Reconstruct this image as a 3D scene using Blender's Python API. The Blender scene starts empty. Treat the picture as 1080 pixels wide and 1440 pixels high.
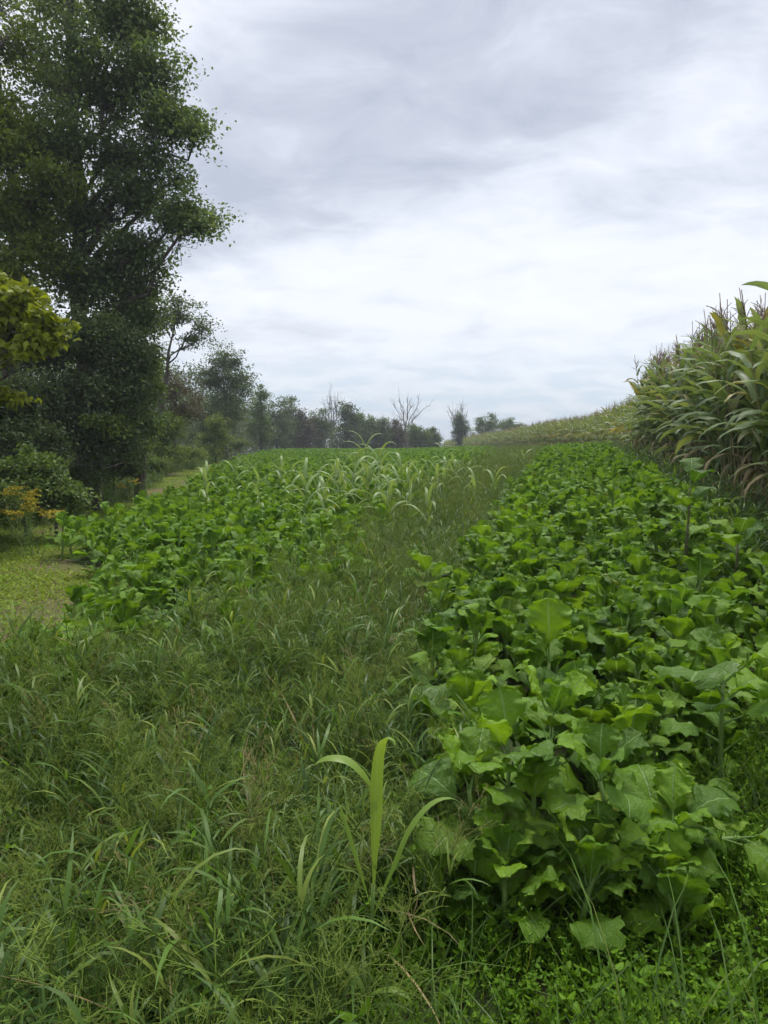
import bpy, math, random
import numpy as np
from mathutils import Matrix, Vector, Euler

rng = np.random.default_rng(7)
random.seed(7)
PI = math.pi
R = math.radians
sc = bpy.context.scene
col = sc.collection

# ------------------------------------------------------------------ camera
CAM_Z = 1.6
PITCH = math.atan(0.09)
cam_d = bpy.data.cameras.new('camera')
cam_d.sensor_fit = 'VERTICAL'
cam_d.sensor_height = 36
cam_d.lens = 25
cam_d.clip_start = 0.05
cam_d.clip_end = 3000
cam = bpy.data.objects.new('camera', cam_d)
cam.location = (0, 0, CAM_Z)
cam.rotation_euler = (PI / 2 - PITCH, 0, 0)
col.objects.link(cam)
sc.camera = cam


def ray(px, py):
    """direction of a photograph pixel (1080 x 1440), scaled to y = 1"""
    a, b = (px - 540) / 1000, (720 - py) / 1000
    d = Vector((a, math.cos(PITCH) + b * math.sin(PITCH), -math.sin(PITCH) + b * math.cos(PITCH)))
    return d / d.y


def at(px, py, D):
    d = ray(px, py)
    return Vector((d.x * D, D, CAM_Z + d.z * D))


# ------------------------------------------------------------------ world, sun, exposure
SUN_EL, SUN_AZ = R(70), R(18)          # high and a little ahead, behind cloud
w = bpy.data.worlds.new('World')
sc.world = w
w.use_nodes = True
wn, wl = w.node_tree.nodes, w.node_tree.links
wn.clear()


class NB:
    """small node builder"""
    def __init__(s, tree):
        s.t, s.n, s.l = tree, tree.nodes, tree.links

    def new(s, kind, **kw):
        n = s.n.new(kind)
        for k, v in kw.items():
            setattr(n, k, v)
        return n

    def put(s, sock, v):
        if isinstance(v, bpy.types.NodeSocket):
            s.l.new(v, sock)
        elif v is not None:
            sock.default_value = v

    def math(s, op, a, b=None, c=None, clamp=False):
        n = s.new('ShaderNodeMath', operation=op, use_clamp=clamp)
        s.put(n.inputs[0], a); s.put(n.inputs[1], b)
        if c is not None:
            s.put(n.inputs[2], c)
        return n.outputs[0]

    def mix(s, f, a, b, blend='MIX'):
        n = s.new('ShaderNodeMix', data_type='RGBA', blend_type=blend)
        s.put(n.inputs[0], f)
        s.put(n.inputs[6], a if isinstance(a, bpy.types.NodeSocket) else (*a[:3], 1))
        s.put(n.inputs[7], b if isinstance(b, bpy.types.NodeSocket) else (*b[:3], 1))
        return n.outputs[2]

    def rng(s, v, a, b, c=0.0, d=1.0, smooth=True):
        n = s.new('ShaderNodeMapRange', interpolation_type='SMOOTHSTEP' if smooth else 'LINEAR')
        for i, q in enumerate((v, a, b, c, d)):
            s.put(n.inputs[i], q)
        return n.outputs[0]

    def noise(s, vec, scale, detail=4, rough=0.55, dist=0.0):
        n = s.new('ShaderNodeTexNoise')
        s.put(n.inputs['Vector'], vec)
        n.inputs['Scale'].default_value = scale
        n.inputs['Detail'].default_value = detail
        n.inputs['Roughness'].default_value = rough
        n.inputs['Distortion'].default_value = dist
        return n.outputs['Fac']


def build_world():
    b = NB(w.node_tree)
    out = b.new('ShaderNodeOutputWorld')
    bg = b.new('ShaderNodeBackground')
    bg.inputs['Strength'].default_value = 0.1
    sky = b.new('ShaderNodeTexSky', sky_type='NISHITA')
    sky.sun_disc = False
    sky.sun_elevation = SUN_EL
    sky.sun_rotation = SUN_AZ
    sky.air_density = 1.0
    sky.dust_density = 2.0
    tc = b.new('ShaderNodeTexCoord')
    sep = b.new('ShaderNodeSeparateXYZ')
    b.l.new(tc.outputs['Generated'], sep.inputs[0])
    x, y, z = sep.outputs
    zc = b.math('ADD', b.math('MAXIMUM', z, 0.0), 0.12)
    u = b.math('DIVIDE', x, zc)
    v = b.math('DIVIDE', y, zc)
    cmb = b.new('ShaderNodeCombineXYZ')
    b.put(cmb.inputs[0], u); b.put(cmb.inputs[1], v)
    P = cmb.outputs[0]                                   # point on the cloud deck
    n1 = b.noise(P, 0.55, 3, 0.5, 0.4)
    n2 = b.noise(P, 1.5, 5, 0.55, 0.5)
    st = b.new('ShaderNodeMapping'); st.inputs['Scale'].default_value = (0.9, 1.3, 1); st.inputs['Rotation'].default_value = (0, 0, 0.35)
    zd = b.math('ADD', b.math('MAXIMUM', z, 0.0), 0.26)
    c2 = b.new('ShaderNodeCombineXYZ')
    b.put(c2.inputs[0], b.math('DIVIDE', x, zd)); b.put(c2.inputs[1], b.math('DIVIDE', y, zd))
    b.l.new(c2.outputs[0], st.inputs[0])
    n3 = b.noise(st.outputs[0], 4.6, 8, 0.62, 0.5)

    def bank(cx, cy, ang, rx, ry, soft=0.32, wob=1.0):
        """one cloud bank: a warped ellipse on the deck"""
        du = b.math('ADD', u, -cx); dv = b.math('ADD', v, -cy)
        c, s = math.cos(ang), math.sin(ang)
        a_ = b.math('ADD', b.math('MULTIPLY', du, c / rx), b.math('MULTIPLY', dv, s / rx))
        b_ = b.math('ADD', b.math('MULTIPLY', du, -s / ry), b.math('MULTIPLY', dv, c / ry))
        r = b.math('SQRT', b.math('ADD', b.math('POWER', b.math('ABSOLUTE', a_), 2.0), b.math('POWER', b.math('ABSOLUTE', b_), 2.0)))
        r = b.math('ADD', r, b.math('MULTIPLY', b.math('ADD', n2, -0.5), 1.1 * wob))
        return b.rng(r, 1.0 + soft, 1.0 - soft, 0.0, 1.0)

    dens = b.math('ADD', b.math('MULTIPLY', b.math('ADD', n1, -0.5), 0.7), b.math('MULTIPLY', b.math('ADD', n2, -0.5), 0.6))
    dens = b.math('ADD', dens, b.math('MULTIPLY', b.math('ADD', n3, -0.5), b.rng(z, 0.02, 0.22, 0.8, 1.75)))
    dens = b.math('ADD', dens, 0.38)
    dens = b.math('ADD', dens, b.math('MULTIPLY', bank(-0.22, 1.95, R(137), 1.05, 0.40), 0.72))
    dens = b.math('ADD', dens, b.math('MULTIPLY', bank(0.75, 1.8, R(110), 0.6, 0.35), 0.14))
    dens = b.math('ADD', dens, b.math('MULTIPLY', bank(0.30, 2.85, R(4), 1.3, 0.5, 0.6), -0.24))
    cr = b.new('ShaderNodeValToRGB')
    dens = b.math('ADD', b.math('MULTIPLY', dens, 0.74), 0.04)
    b.l.new(dens, cr.inputs[0])
    e = cr.color_ramp.elements
    e[0].position, e[0].color = 0.0, (4.14, 4.21, 4.41, 1)
    e[1].position, e[1].color = 1.0, (2.14, 2.29, 2.66, 1)
    for p, c in ((0.25, (3.87, 3.96, 4.25, 1)), (0.5, (3.28, 3.39, 3.73, 1)), (0.75, (2.63, 2.77, 3.13, 1))):
        k = e.new(p); k.color = c
    cloud = cr.outputs[0]
    # thin bluish gaps towards the horizon
    gap = b.math('MULTIPLY', b.rng(z, 0.17, 0.04), b.rng(n3, 0.40, 0.60, 0.45, 1.0))
    cloud = b.mix(gap, cloud, (2.5, 3.05, 3.65))
    sk = b.mix(0.90, sky.outputs[0], cloud)
    b.put(bg.inputs['Color'], sk)
    b.l.new(bg.outputs[0], out.inputs['Surface'])


build_world()
sun_d = bpy.data.lights.new('sun', 'SUN')
sun_d.energy = 1.5
sun_d.angle = R(20)
sun_d.color = (1.0, 0.96, 0.9)
sun = bpy.data.objects.new('sun', sun_d)
sun.location = (20, 40, 60)
sd = Vector((math.sin(SUN_AZ) * math.cos(SUN_EL), math.cos(SUN_AZ) * math.cos(SUN_EL), math.sin(SUN_EL)))
sun.rotation_euler = sd.to_track_quat('Z', 'Y').to_euler()
col.objects.link(sun)

sc.view_settings.view_transform = 'Standard'
sc.view_settings.look = 'None'
sc.view_settings.exposure = 1.3
sc.view_settings.gamma = 1.0
sc.view_settings.use_curve_mapping = False
sc.render.engine = 'CYCLES'
cy = sc.cycles
cy.use_denoising = True
cy.denoiser = 'OPENIMAGEDENOISE'
cy.max_bounces = 5
cy.diffuse_bounces = 3
cy.glossy_bounces = 2
cy.transmission_bounces = 4
cy.transparent_max_bounces = 4
cy.volume_bounces = 0
cy.debug_use_spatial_splits = True
cy.use_adaptive_sampling = True
cy.adaptive_threshold = 0.02


# ------------------------------------------------------------------ terrain shape and plot borders (metres)
def ground_z(x, y):
    x = np.asarray(x, float); y = np.asarray(y, float)
    base = np.interp(y, [-50, 2, 8.5, 21, 40, 60, 72, 84, 100, 140, 300, 900],
                     [-.05, 0, .08, .28, .60, .85, .92, .90, .70, .1, -2, -6])
    s = np.interp(y, [-20, 0, 8.5, 21, 32, 45, 80], [.06, .10, .135, .125, .085, .055, .02])
    t = np.minimum(x - 0.8, 16)
    bump = s * np.log1p(np.exp(np.clip(t * 1.6, -30, 30))) / 1.6
    und = 0.035 * np.sin(x * 0.9 + 1.3) * np.sin(y * 0.55) * np.clip(y / 6, 0, 1)
    return base + bump + und


def gz(x, y):
    return float(ground_z(x, y))


def I(xs, ys):
    return lambda q: np.interp(q, xs, ys)


corn_x = I([-3, 0, 8.5, 21, 32, 45, 70, 100, 140], [1.9, 2.75, 4.75, 7.75, 10.3, 12.6, 13.6, 12.6, 11.5])
# left border of the leafy band beside the corn
rb_left = I([2.0, 2.15, 3.2, 3.7, 6.2, 11, 22, 35, 48], [.32, .22, .12, .02, .45, 1.7, 4.6, 7.9, 11.0])
rb_right = lambda y: corn_x(y) - np.interp(y, [0, 6, 14, 40], [.75, 1.0, .8, .5])
# left plot
lp_right = I([3.6, 4.5, 6.0, 8.4, 17.5, 38, 60, 85], [-2.0, -1.45, -.42, -.30, 1.05, 5.6, 9.0, 10.5])
lp_left = I([3.4, 4.1, 5.0, 7.2, 9.3, 16, 32, 60, 90], [-2.9, -2.7, -2.2, -2.8, -4.3, -4.75, -7.2, -10.2, -11.5])
wood_x = I([0, 8, 12, 18, 30, 45, 60, 95], [-5.2, -6.0, -6.9, -7.3, -9.9, -11.2, -12.2, -13])


# ------------------------------------------------------------------ object helpers
def prop(o, label=None, cat=None, group=None, kind=None):
    if label: o['label'] = label
    if cat: o['category'] = cat
    if group: o['group'] = group
    if kind: o['kind'] = kind
    return o


def link(name, data, parent=None, mw=None):
    o = bpy.data.objects.new(name, data)
    if parent is not None:
        o.parent = parent
    if mw is not None:
        o.matrix_basis = mw
    col.objects.link(o)
    return o


def mesh(name, V, F, uv=None, mats=(), mi=None, tint=None, smooth=True):
    """V (n,3); F list of faces, or (m,3)/(m,4) int array"""
    me = bpy.data.meshes.new(name)
    V = np.asarray(V, np.float32).reshape(-1, 3)
    if isinstance(F, np.ndarray):
        m, k = F.shape
        me.vertices.add(len(V)); me.vertices.foreach_set('co', V.ravel())
        me.loops.add(m * k); me.loops.foreach_set('vertex_index', F.ravel().astype(np.int32))
        me.polygons.add(m)
        me.polygons.foreach_set('loop_start', np.arange(0, m * k, k, dtype=np.int32))
        me.polygons.foreach_set('loop_total', np.full(m, k, np.int32))
    else:
        me.from_pydata(V.tolist(), [], F)
    if uv is not None:
        uv = np.asarray(uv, np.float32)
        lay = me.uv_layers.new(name='UVMap')
        idx = np.empty(len(me.loops), np.int32); me.loops.foreach_get('vertex_index', idx)
        lay.data.foreach_set('uv', uv[idx].ravel())
    if tint is not None:
        a = me.attributes.new('tint', 'FLOAT', 'POINT')
        a.data.foreach_set('value', np.asarray(tint, np.float32))
    for m_ in mats:
        me.materials.append(m_)
    if mi is not None:
        me.polygons.foreach_set('material_index', np.asarray(mi, np.int32))
    if smooth:
        me.polygons.foreach_set('use_smooth', np.ones(len(me.polygons), bool))
    me.update(calc_edges=True)
    me.validate()
    return me


class Buf:
    """collects pieces that make up ONE mesh (quads; a triangle repeats no vertex)"""
    def __init__(s):
        s.V, s.F, s.U, s.T, s.M, s.n = [], [], [], [], [], 0

    def add(s, V, F, U=None, tint=0.5, mat=0):
        V = np.asarray(V, float)
        s.V.append(V)
        s.F += [tuple(i + s.n for i in f) for f in F]
        s.U.append(np.asarray(U, float) if U is not None else np.full((len(V), 2), .5))
        s.T.append(np.full(len(V), tint) if np.isscalar(tint) else np.asarray(tint, float))
        s.M += [mat] * len(F)
        s.n += len(V)

    def addT(s, piece, Mx, tint=0.5, mat=0):
        V, F, U = piece
        A = np.array(Mx)
        s.add(V @ A[:3, :3].T + A[:3, 3], F, U, tint, mat)

    def mesh(s, name, mats, smooth=True):
        return mesh(name, np.concatenate(s.V), s.F, np.concatenate(s.U), mats, s.M, np.concatenate(s.T), smooth)


def tube(path, rad, k=5, cap=True):
    """tapered tube along a polyline -> V, F, U"""
    path = np.asarray(path, float); n = len(path)
    rad = np.broadcast_to(np.asarray(rad, float), (n,))
    tg = np.gradient(path, axis=0)
    tg /= np.linalg.norm(tg, axis=1, keepdims=True) + 1e-9
    ref = np.array([1., 0, 0]) if abs(tg[0][0]) < .8 else np.array([0, 1., 0])
    V, U = [], []
    for i in range(n):
        a = np.cross(tg[i], ref); a /= np.linalg.norm(a) + 1e-9
        b_ = np.cross(tg[i], a)
        for j in range(k):
            q = 2 * PI * j / k
            V.append(path[i] + rad[i] * (math.cos(q) * a + math.sin(q) * b_))
            U.append((j / k, i / max(1, n - 1)))
    F = []
    for i in range(n - 1):
        for j in range(k):
            F.append((i * k + j, i * k + (j + 1) % k, (i + 1) * k + (j + 1) % k, (i + 1) * k + j))
    if cap:
        F.append(tuple(range((n - 1) * k, n * k)))
    return np.array(V), F, np.array(U)


def arch(az, el, length, droop, n, start=(0, 0, 0), power=1.5, twist=0.0):
    """curved path that leaves at elevation el and bends down by droop (radians) in all"""
    t = np.linspace(0, 1, n)
    e = el - droop * t ** power
    a = az + twist * t
    d = np.stack([np.cos(e) * np.cos(a), np.cos(e) * np.sin(a), np.sin(e)], 1)
    step = length / (n - 1)
    p = np.zeros((n, 3)); p[1:] = np.cumsum((d[1:] + d[:-1]) / 2 * step, 0)
    side = np.stack([-np.sin(a), np.cos(a), np.zeros(n)], 1)
    nrm = np.cross(d, side)
    return p + np.asarray(start), side, nrm


def blade(az, el, length, droop, width, n=7, start=(0, 0, 0), fold=0.25, roll=0.0, power=1.5, wave=0.0, ph=0.0, across=3, twist=0.0, shape='lance'):
    """a grass-like leaf: ribbon with a V fold"""
    p, side, nrm = arch(az, el, length, droop, n, start, power, twist)
    nrm = -nrm
    t = np.linspace(0, 1, n)
    if shape == 'sheath':
        wd = width * (np.minimum(1, .18 + 1.9 * t) * (1 - t ** 6)) * .5
    elif shape == 'lance':
        wd = width * (np.minimum(1, .45 + 3.0 * t) * (1 - t ** 2.6)) * .5
    else:
        wd = width * (np.minimum(1, .75 + 2.0 * t) * (1 - t ** 3.5)) * .5
    rl = roll * t
    s2 = side * np.cos(rl)[:, None] + nrm * np.sin(rl)[:, None]
    n2 = -side * np.sin(rl)[:, None] + nrm * np.cos(rl)[:, None]
    V, U, F = [], [], []
    if across == 3:
        for i in range(n):
            wv = wave * wd[i] * math.sin(t[i] * 19 + ph)
            wv2 = wave * wd[i] * math.sin(t[i] * 17 + ph + 1.9)
            V += [p[i] - s2[i] * wd[i] + n2[i] * (fold * wd[i] + wv), p[i], p[i] + s2[i] * wd[i] + n2[i] * (fold * wd[i] + wv2)]
            U += [(0, t[i]), (.5, t[i]), (1, t[i])]
        for i in range(n - 1):
            a = i * 3
            F += [(a, a + 1, a + 4, a + 3), (a + 1, a + 2, a + 5, a + 4)]
    else:
        for i in range(n):
            V += [p[i] - s2[i] * wd[i], p[i] + s2[i] * wd[i]]
            U += [(0, t[i]), (1, t[i])]
        for i in range(n - 1):
            a = i * 2
            F += [(a, a + 1, a + 3, a + 2)]
    return np.array(V), F, np.array(U)


# ------------------------------------------------------------------ materials
def leaf_material(name, c1, c2, trans=0.35, rough=0.5, spec=0.4, tcol=None, vein=None, vein_kind=None,
                  attr=False, patch=0.6, patch_amt=0.25, bump=0.0, bump_scale=60, val=0.35, third=None):
    m = bpy.data.materials.new(name); m.use_nodes = True
    b = NB(m.node_tree); b.n.clear()
    out = b.new('ShaderNodeOutputMaterial')
    oi = b.new('ShaderNodeObjectInfo'); geo = b.new('ShaderNodeNewGeometry')
    pn = b.noise(geo.outputs['Position'], patch, 2, 0.5)
    if attr:
        at_ = b.new('ShaderNodeAttribute', attribute_name='tint')
        r = b.math('FRACT', b.math('ADD', at_.outputs['Fac'], b.math('MULTIPLY', oi.outputs['Random'], 0.0)))
    else:
        r = oi.outputs['Random']
    f = b.math('ADD', b.math('MULTIPLY', r, 1 - patch_amt), b.math('MULTIPLY', b.rng(pn, .3, .7), patch_amt), clamp=True)
    c = b.mix(f, c1, c2)
    if third is not None:
        tcl, lo, hi = third
        c = b.mix(b.rng(r, lo, hi), c, tcl)
    hsv = b.new('ShaderNodeHueSaturation')
    r2 = b.math('FRACT', b.math('MULTIPLY', r, 7.31))
    b.put(hsv.inputs['Value'], b.math('ADD', b.math('MULTIPLY', r2, val), 1 - val / 2))
    b.put(hsv.inputs['Color'], c)
    c = hsv.outputs[0]
    nrm = None
    if vein_kind:
        uv = b.new('ShaderNodeUVMap'); uv.uv_map = 'UVMap'
        sp = b.new('ShaderNodeSeparateXYZ'); b.l.new(uv.outputs[0], sp.inputs[0])
        ax = b.math('MULTIPLY', b.math('ABSOLUTE', b.math('ADD', sp.outputs[0], -.5)), 2.0)
        if vein_kind == 'net':
            mid = b.rng(ax, .07, .02)
            q = b.math('FRACT', b.math('ADD', b.math('MULTIPLY', sp.outputs[1], 6.0), b.math('MULTIPLY', b.math('POWER', ax, .8), -1.7)))
            sv = b.rng(b.math('ABSOLUTE', b.math('ADD', q, -.5)), .07, .0)
            sv = b.math('MULTIPLY', sv, b.rng(ax, 1.0, .2, .25, .8))
            net = b.new('ShaderNodeTexVoronoi', feature='DISTANCE_TO_EDGE')
            net.inputs['Scale'].default_value = 26
            b.l.new(uv.outputs[0], net.inputs['Vector'])
            nv = b.math('MULTIPLY', b.rng(net.outputs['Distance'], .06, .0), .18)
            vf = b.math('MAXIMUM', b.math('MAXIMUM', mid, sv), nv)
            mott = b.noise(uv.outputs[0], 5.0, 3, .6)
            c = b.mix(b.rng(mott, .35, .75, 0, .35), c, b.mix(1.0, c, (.62, .78, .55), 'MULTIPLY'))
            c = b.mix(b.math('MULTIPLY', vf, .9), c, vein)
            old = b.rng(b.math('FRACT', b.math('MULTIPLY', r, 13.7)), .985, .998)
            c = b.mix(b.math('MULTIPLY', old, b.rng(b.noise(uv.outputs[0], 2.2, 3, .6), .35, .6, .3, 1.0)), c, (.27, .29, .03))
            off_ = b.new('ShaderNodeVectorMath', operation='ADD'); b.l.new(uv.outputs[0], off_.inputs[0])
            cb = b.new('ShaderNodeCombineXYZ'); b.put(cb.inputs[0], b.math('MULTIPLY', r, 37.0)); b.put(cb.inputs[1], b.math('MULTIPLY', r, 11.0)); b.l.new(cb.outputs[0], off_.inputs[1])
            spot = b.rng(b.noise(off_.outputs[0], 9.0, 4, .6), .70, .74)
            c = b.mix(b.math('MULTIPLY', spot, .7), c, (.15, .11, .035))
            bp = b.new('ShaderNodeBump'); bp.inputs['Strength'].default_value = .55; bp.inputs['Distance'].default_value = .010
            hh = b.math('ADD', b.math('MULTIPLY', vf, -1.0), b.math('MULTIPLY', b.noise(uv.outputs[0], 9.0, 3, .6), 1.8))
            b.put(bp.inputs['Height'], hh)
            nrm = bp.outputs[0]
        else:
            mid = b.rng(ax, .16, .05)
            wv = b.new('ShaderNodeMath', operation='SINE'); b.put(wv.inputs[0], b.math('MULTIPLY', sp.outputs[0], 62.0))
            c = b.mix(b.math('MULTIPLY', b.rng(wv.outputs[0], -.2, 1.), .16), c, vein)
            c = b.mix(b.math('MULTIPLY', mid, .65), c, vein)
    p = b.new('ShaderNodeBsdfPrincipled')
    b.put(p.inputs['Base Color'], c)
    p.inputs['Roughness'].default_value = rough
    p.inputs['Specular IOR Level'].default_value = spec
    if nrm is not None:
        b.put(p.inputs['Normal'], nrm)
    if trans > 0:
        tr = b.new('ShaderNodeBsdfTranslucent')
        tc_ = b.mix(1.0, c, tcol or (1.35, 1.25, .6), 'MULTIPLY')
        b.put(tr.inputs['Color'], tc_)
        ms = b.new('ShaderNodeMixShader'); ms.inputs[0].default_value = trans
        b.l.new(p.outputs[0], ms.inputs[1]); b.l.new(tr.outputs[0], ms.inputs[2])
        b.l.new(ms.outputs[0], out.inputs['Surface'])
    else:
        b.l.new(p.outputs[0], out.inputs['Surface'])
    return m


def rough_material(name, c1, c2, scale, rough=.9, bump=.4, stretch=None, c3=None):
    m = bpy.data.materials.new(name); m.use_nodes = True
    b = NB(m.node_tree); b.n.clear()
    out = b.new('ShaderNodeOutputMaterial'); p = b.new('ShaderNodeBsdfPrincipled')
    geo = b.new('ShaderNodeNewGeometry')
    vec = geo.outputs['Position']
    if stretch:
        mp = b.new('ShaderNodeMapping'); mp.inputs['Scale'].default_value = stretch
        b.l.new(vec, mp.inputs[0]); vec = mp.outputs[0]
    n = b.noise(vec, scale, 8, .65)
    c = b.mix(b.rng(n, .35, .65), c1, c2)
    if c3 is not None:
        n2 = b.noise(vec, scale * .13, 5, .6)
        c = b.mix(b.rng(n2, .45, .62), c, c3)
    b.put(p.inputs['Base Color'], c)
    p.inputs['Roughness'].default_value = rough
    p.inputs['Specular IOR Level'].default_value = .2
    bp = b.new('ShaderNodeBump'); bp.inputs['Strength'].default_value = bump; bp.inputs['Distance'].default_value = .03
    b.put(bp.inputs['Height'], n); b.l.new(bp.outputs[0], p.inputs['Normal'])
    b.l.new(p.outputs[0], out.inputs['Surface'])
    return m


M = {}
M['soil'] = rough_material('soil_and_moss', (.045, .032, .02), (.05, .07, .02), 3.0, c3=(.035, .055, .015))
M['path'] = rough_material('trodden_earth', (.15, .105, .065), (.085, .065, .035), 5.0, c3=(.09, .11, .03))
M['bark'] = rough_material('bark', (.05, .042, .034), (.10, .088, .075), 9, bump=.8, stretch=(1, 1, .25))
M['pale_bark'] = rough_material('weathered_bark', (.15, .135, .125), (.24, .22, .21), 9, bump=.6, stretch=(1, 1, .25))
M['brassica'] = leaf_material('brassica_leaf', (.056, .145, .006), (.185, .335, .008), .38, .44, .38, vein=(.20, .33, .10), vein_kind='net', patch=1.3, patch_amt=.2, val=.4, third=((.20, .34, .015), .88, .99))
M['brassica_far'] = leaf_material('brassica_leaf_far', (.074, .180, .007), (.210, .370, .009), .38, .44, .38, vein=(.20, .33, .10), vein_kind='net', patch=.5, patch_amt=.35, attr=True, val=.45, third=((.16, .29, .025), .86, .96))
M['stem'] = leaf_material('pale_green_stem', (.12, .21, .04), (.17, .26, .06), .12, .5, .4, val=.2)
M['stem_red'] = leaf_material('purplish_stem', (.10, .07, .05), (.14, .14, .05), .1, .5, .4, val=.2)
M['corn'] = leaf_material('corn_leaf', (.105, .180, .060), (.185, .262, .095), .38, .46, .34, vein=(.26, .30, .16), vein_kind='mid', patch_amt=.25, val=.35, third=((.20, .22, .06), .9, .97))
M['corn_yellow'] = leaf_material('corn_leaf_yellowing', (.17, .20, .05), (.30, .26, .06), .30, .45, .4, vein=(.32, .30, .14), vein_kind='mid', val=.4)
M['corn_dry'] = leaf_material('corn_leaf_dry', (.19, .16, .08), (.27, .22, .12), .2, .7, .15, vein=(.4, .33, .2), vein_kind='mid', val=.4)
M['corn_far'] = leaf_material('corn_leaf_far', (.135, .205, .045), (.220, .275, .065), .34, .48, .3, vein=(.26, .30, .16), vein_kind='mid', attr=True, patch=.25, patch_amt=.3, val=.4, third=((.30, .26, .08), .84, .95))
M['stalk'] = leaf_material('corn_stalk', (.19, .20, .07), (.27, .22, .10), 0, .55, .35, val=.3)
M['tassel'] = leaf_material('corn_tassel', (.21, .16, .11), (.27, .20, .14), .15, .8, .15, val=.4)
M['husk'] = leaf_material('corn_husk', (.18, .22, .08), (.28, .26, .13), .15, .6, .3, vein=(.34, .33, .2), vein_kind='mid', val=.3)
M['sorghum'] = leaf_material('sorghum_leaf', (.17, .27, .08), (.24, .34, .11), .36, .45, .4, vein=(.40, .48, .26), vein_kind='mid', val=.25)
M['sorghum_bright'] = leaf_material('sorghum_leaf_bright', (.16, .27, .04), (.21, .32, .05), .45, .42, .4, vein=(.24, .34, .10), vein_kind='mid', val=.2)
M['seed_dark'] = leaf_material('dark_seed_head', (.07, .05, .04), (.11, .08, .06), 0, .85, .15)
M['grass'] = leaf_material('grass_blade', (.042, .100, .018), (.100, .184, .028), .37, .46, .32, attr=True, patch=.8, patch_amt=.3, val=.5, third=((.18, .23, .04), .84, .97))
M['panicle'] = leaf_material('grass_panicle', (.090, .155, .026), (.155, .205, .040), .28, .75, .08, attr=True, patch=.5, patch_amt=.3, val=.4, third=((.26, .22, .10), .9, .98))
M['herb'] = leaf_material('low_herb_leaf', (.060, .150, .007), (.145, .275, .010), .38, .55, .2, attr=True, patch=1.0, patch_amt=.3, val=.45)
M['turf'] = leaf_material('mown_turf', (.12, .21, .015), (.20, .27, .022), .36, .55, .2, attr=True, patch=.9, patch_amt=.35, val=.4)


def foliage(name, c1, c2, third=None, trans=.3, val=.6, spec=.2):
    M[name] = leaf_material(name, c1, c2, trans, .5, spec, attr=True, patch=.45, patch_amt=.3, val=val, third=third)


foliage('oak_foliage', (.075, .122, .052), (.150, .212, .080), third=((.17, .20, .055), .86, .98), trans=.44)
foliage('maple_foliage', (.095, .150, .030), (.175, .225, .040), third=((.24, .21, .03), .92, .99), trans=.42)
foliage('maple_bright', (.15, .20, .018), (.25, .29, .02), third=((.40, .30, .02), .92, .98), trans=.42)
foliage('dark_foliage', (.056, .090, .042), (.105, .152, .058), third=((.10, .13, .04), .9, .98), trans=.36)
foliage('grey_foliage', (.072, .115, .048), (.120, .170, .066), third=((.16, .175, .07), .88, .97), trans=.38)
foliage('mid_foliage', (.078, .132, .034), (.130, .195, .048), third=((.17, .185, .038), .86, .97), trans=.38)
foliage('lime_foliage', (.11, .175, .028), (.17, .235, .036), third=((.26, .24, .035), .9, .97))
foliage('rust_foliage', (.075, .068, .042), (.11, .098, .055), third=((.13, .085, .045), .85, .97))
foliage('goldenrod_bloom', (.34, .28, .02), (.42, .35, .03), trans=.15)

# ------------------------------------------------------------------ ground
def sheet(name, xs, ys, zoff, mat, mask=None):
    X, Y = np.meshgrid(xs, ys)
    Z = ground_z(X, Y) + zoff
    V = np.stack([X, Y, Z], -1).reshape(-1, 3)
    nx = len(xs)
    i = np.arange((len(ys) - 1) * (nx - 1))
    r_, c_ = i // (nx - 1), i % (nx - 1)
    a = r_ * nx + c_
    F = np.stack([a, a + 1, a + nx + 1, a + nx], 1)
    return link(name, mesh(name, V, F, None, [mat]))


gx = np.unique(np.concatenate([np.linspace(-900, -60, 15), np.linspace(-60, -12, 25), np.linspace(-12, 22, 86), np.linspace(22, 80, 20), np.linspace(80, 900, 15)]))
gy = np.unique(np.concatenate([np.linspace(-60, -6, 12), np.linspace(-6, 45, 128), np.linspace(45, 160, 50), np.linspace(160, 1500, 20)]))
prop(sheet('ground', gx, gy, 0, M['soil']), kind='structure')

# the mown path along the wood: a strip that follows the ground, 12 mm above it
ys = np.linspace(3.5, 60, 160)
V, F = [], []
nx = 12
for j, yy in enumerate(ys):
    l = wood_x(yy) + .3 + .25 * math.sin(yy * 1.7) + .1 * math.sin(yy * 5.1)
    r_ = lp_left(yy) + .25 + .15 * math.sin(yy * 2.3 + 1) + .08 * math.sin(yy * 6.3)
    for i in range(nx):
        xx = l + (r_ - l) * i / (nx - 1)
        V.append((xx, yy, gz(xx, yy) + .012 - (.03 if i in (0, nx - 1) else 0)))
for j in range(len(ys) - 1):
    for i in range(nx - 1):
        a = j * nx + i
        F.append((a, a + 1, a + nx + 1, a + nx))
prop(link('path', mesh('path', V, F, None, [M['path']])), kind='structure')


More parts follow.
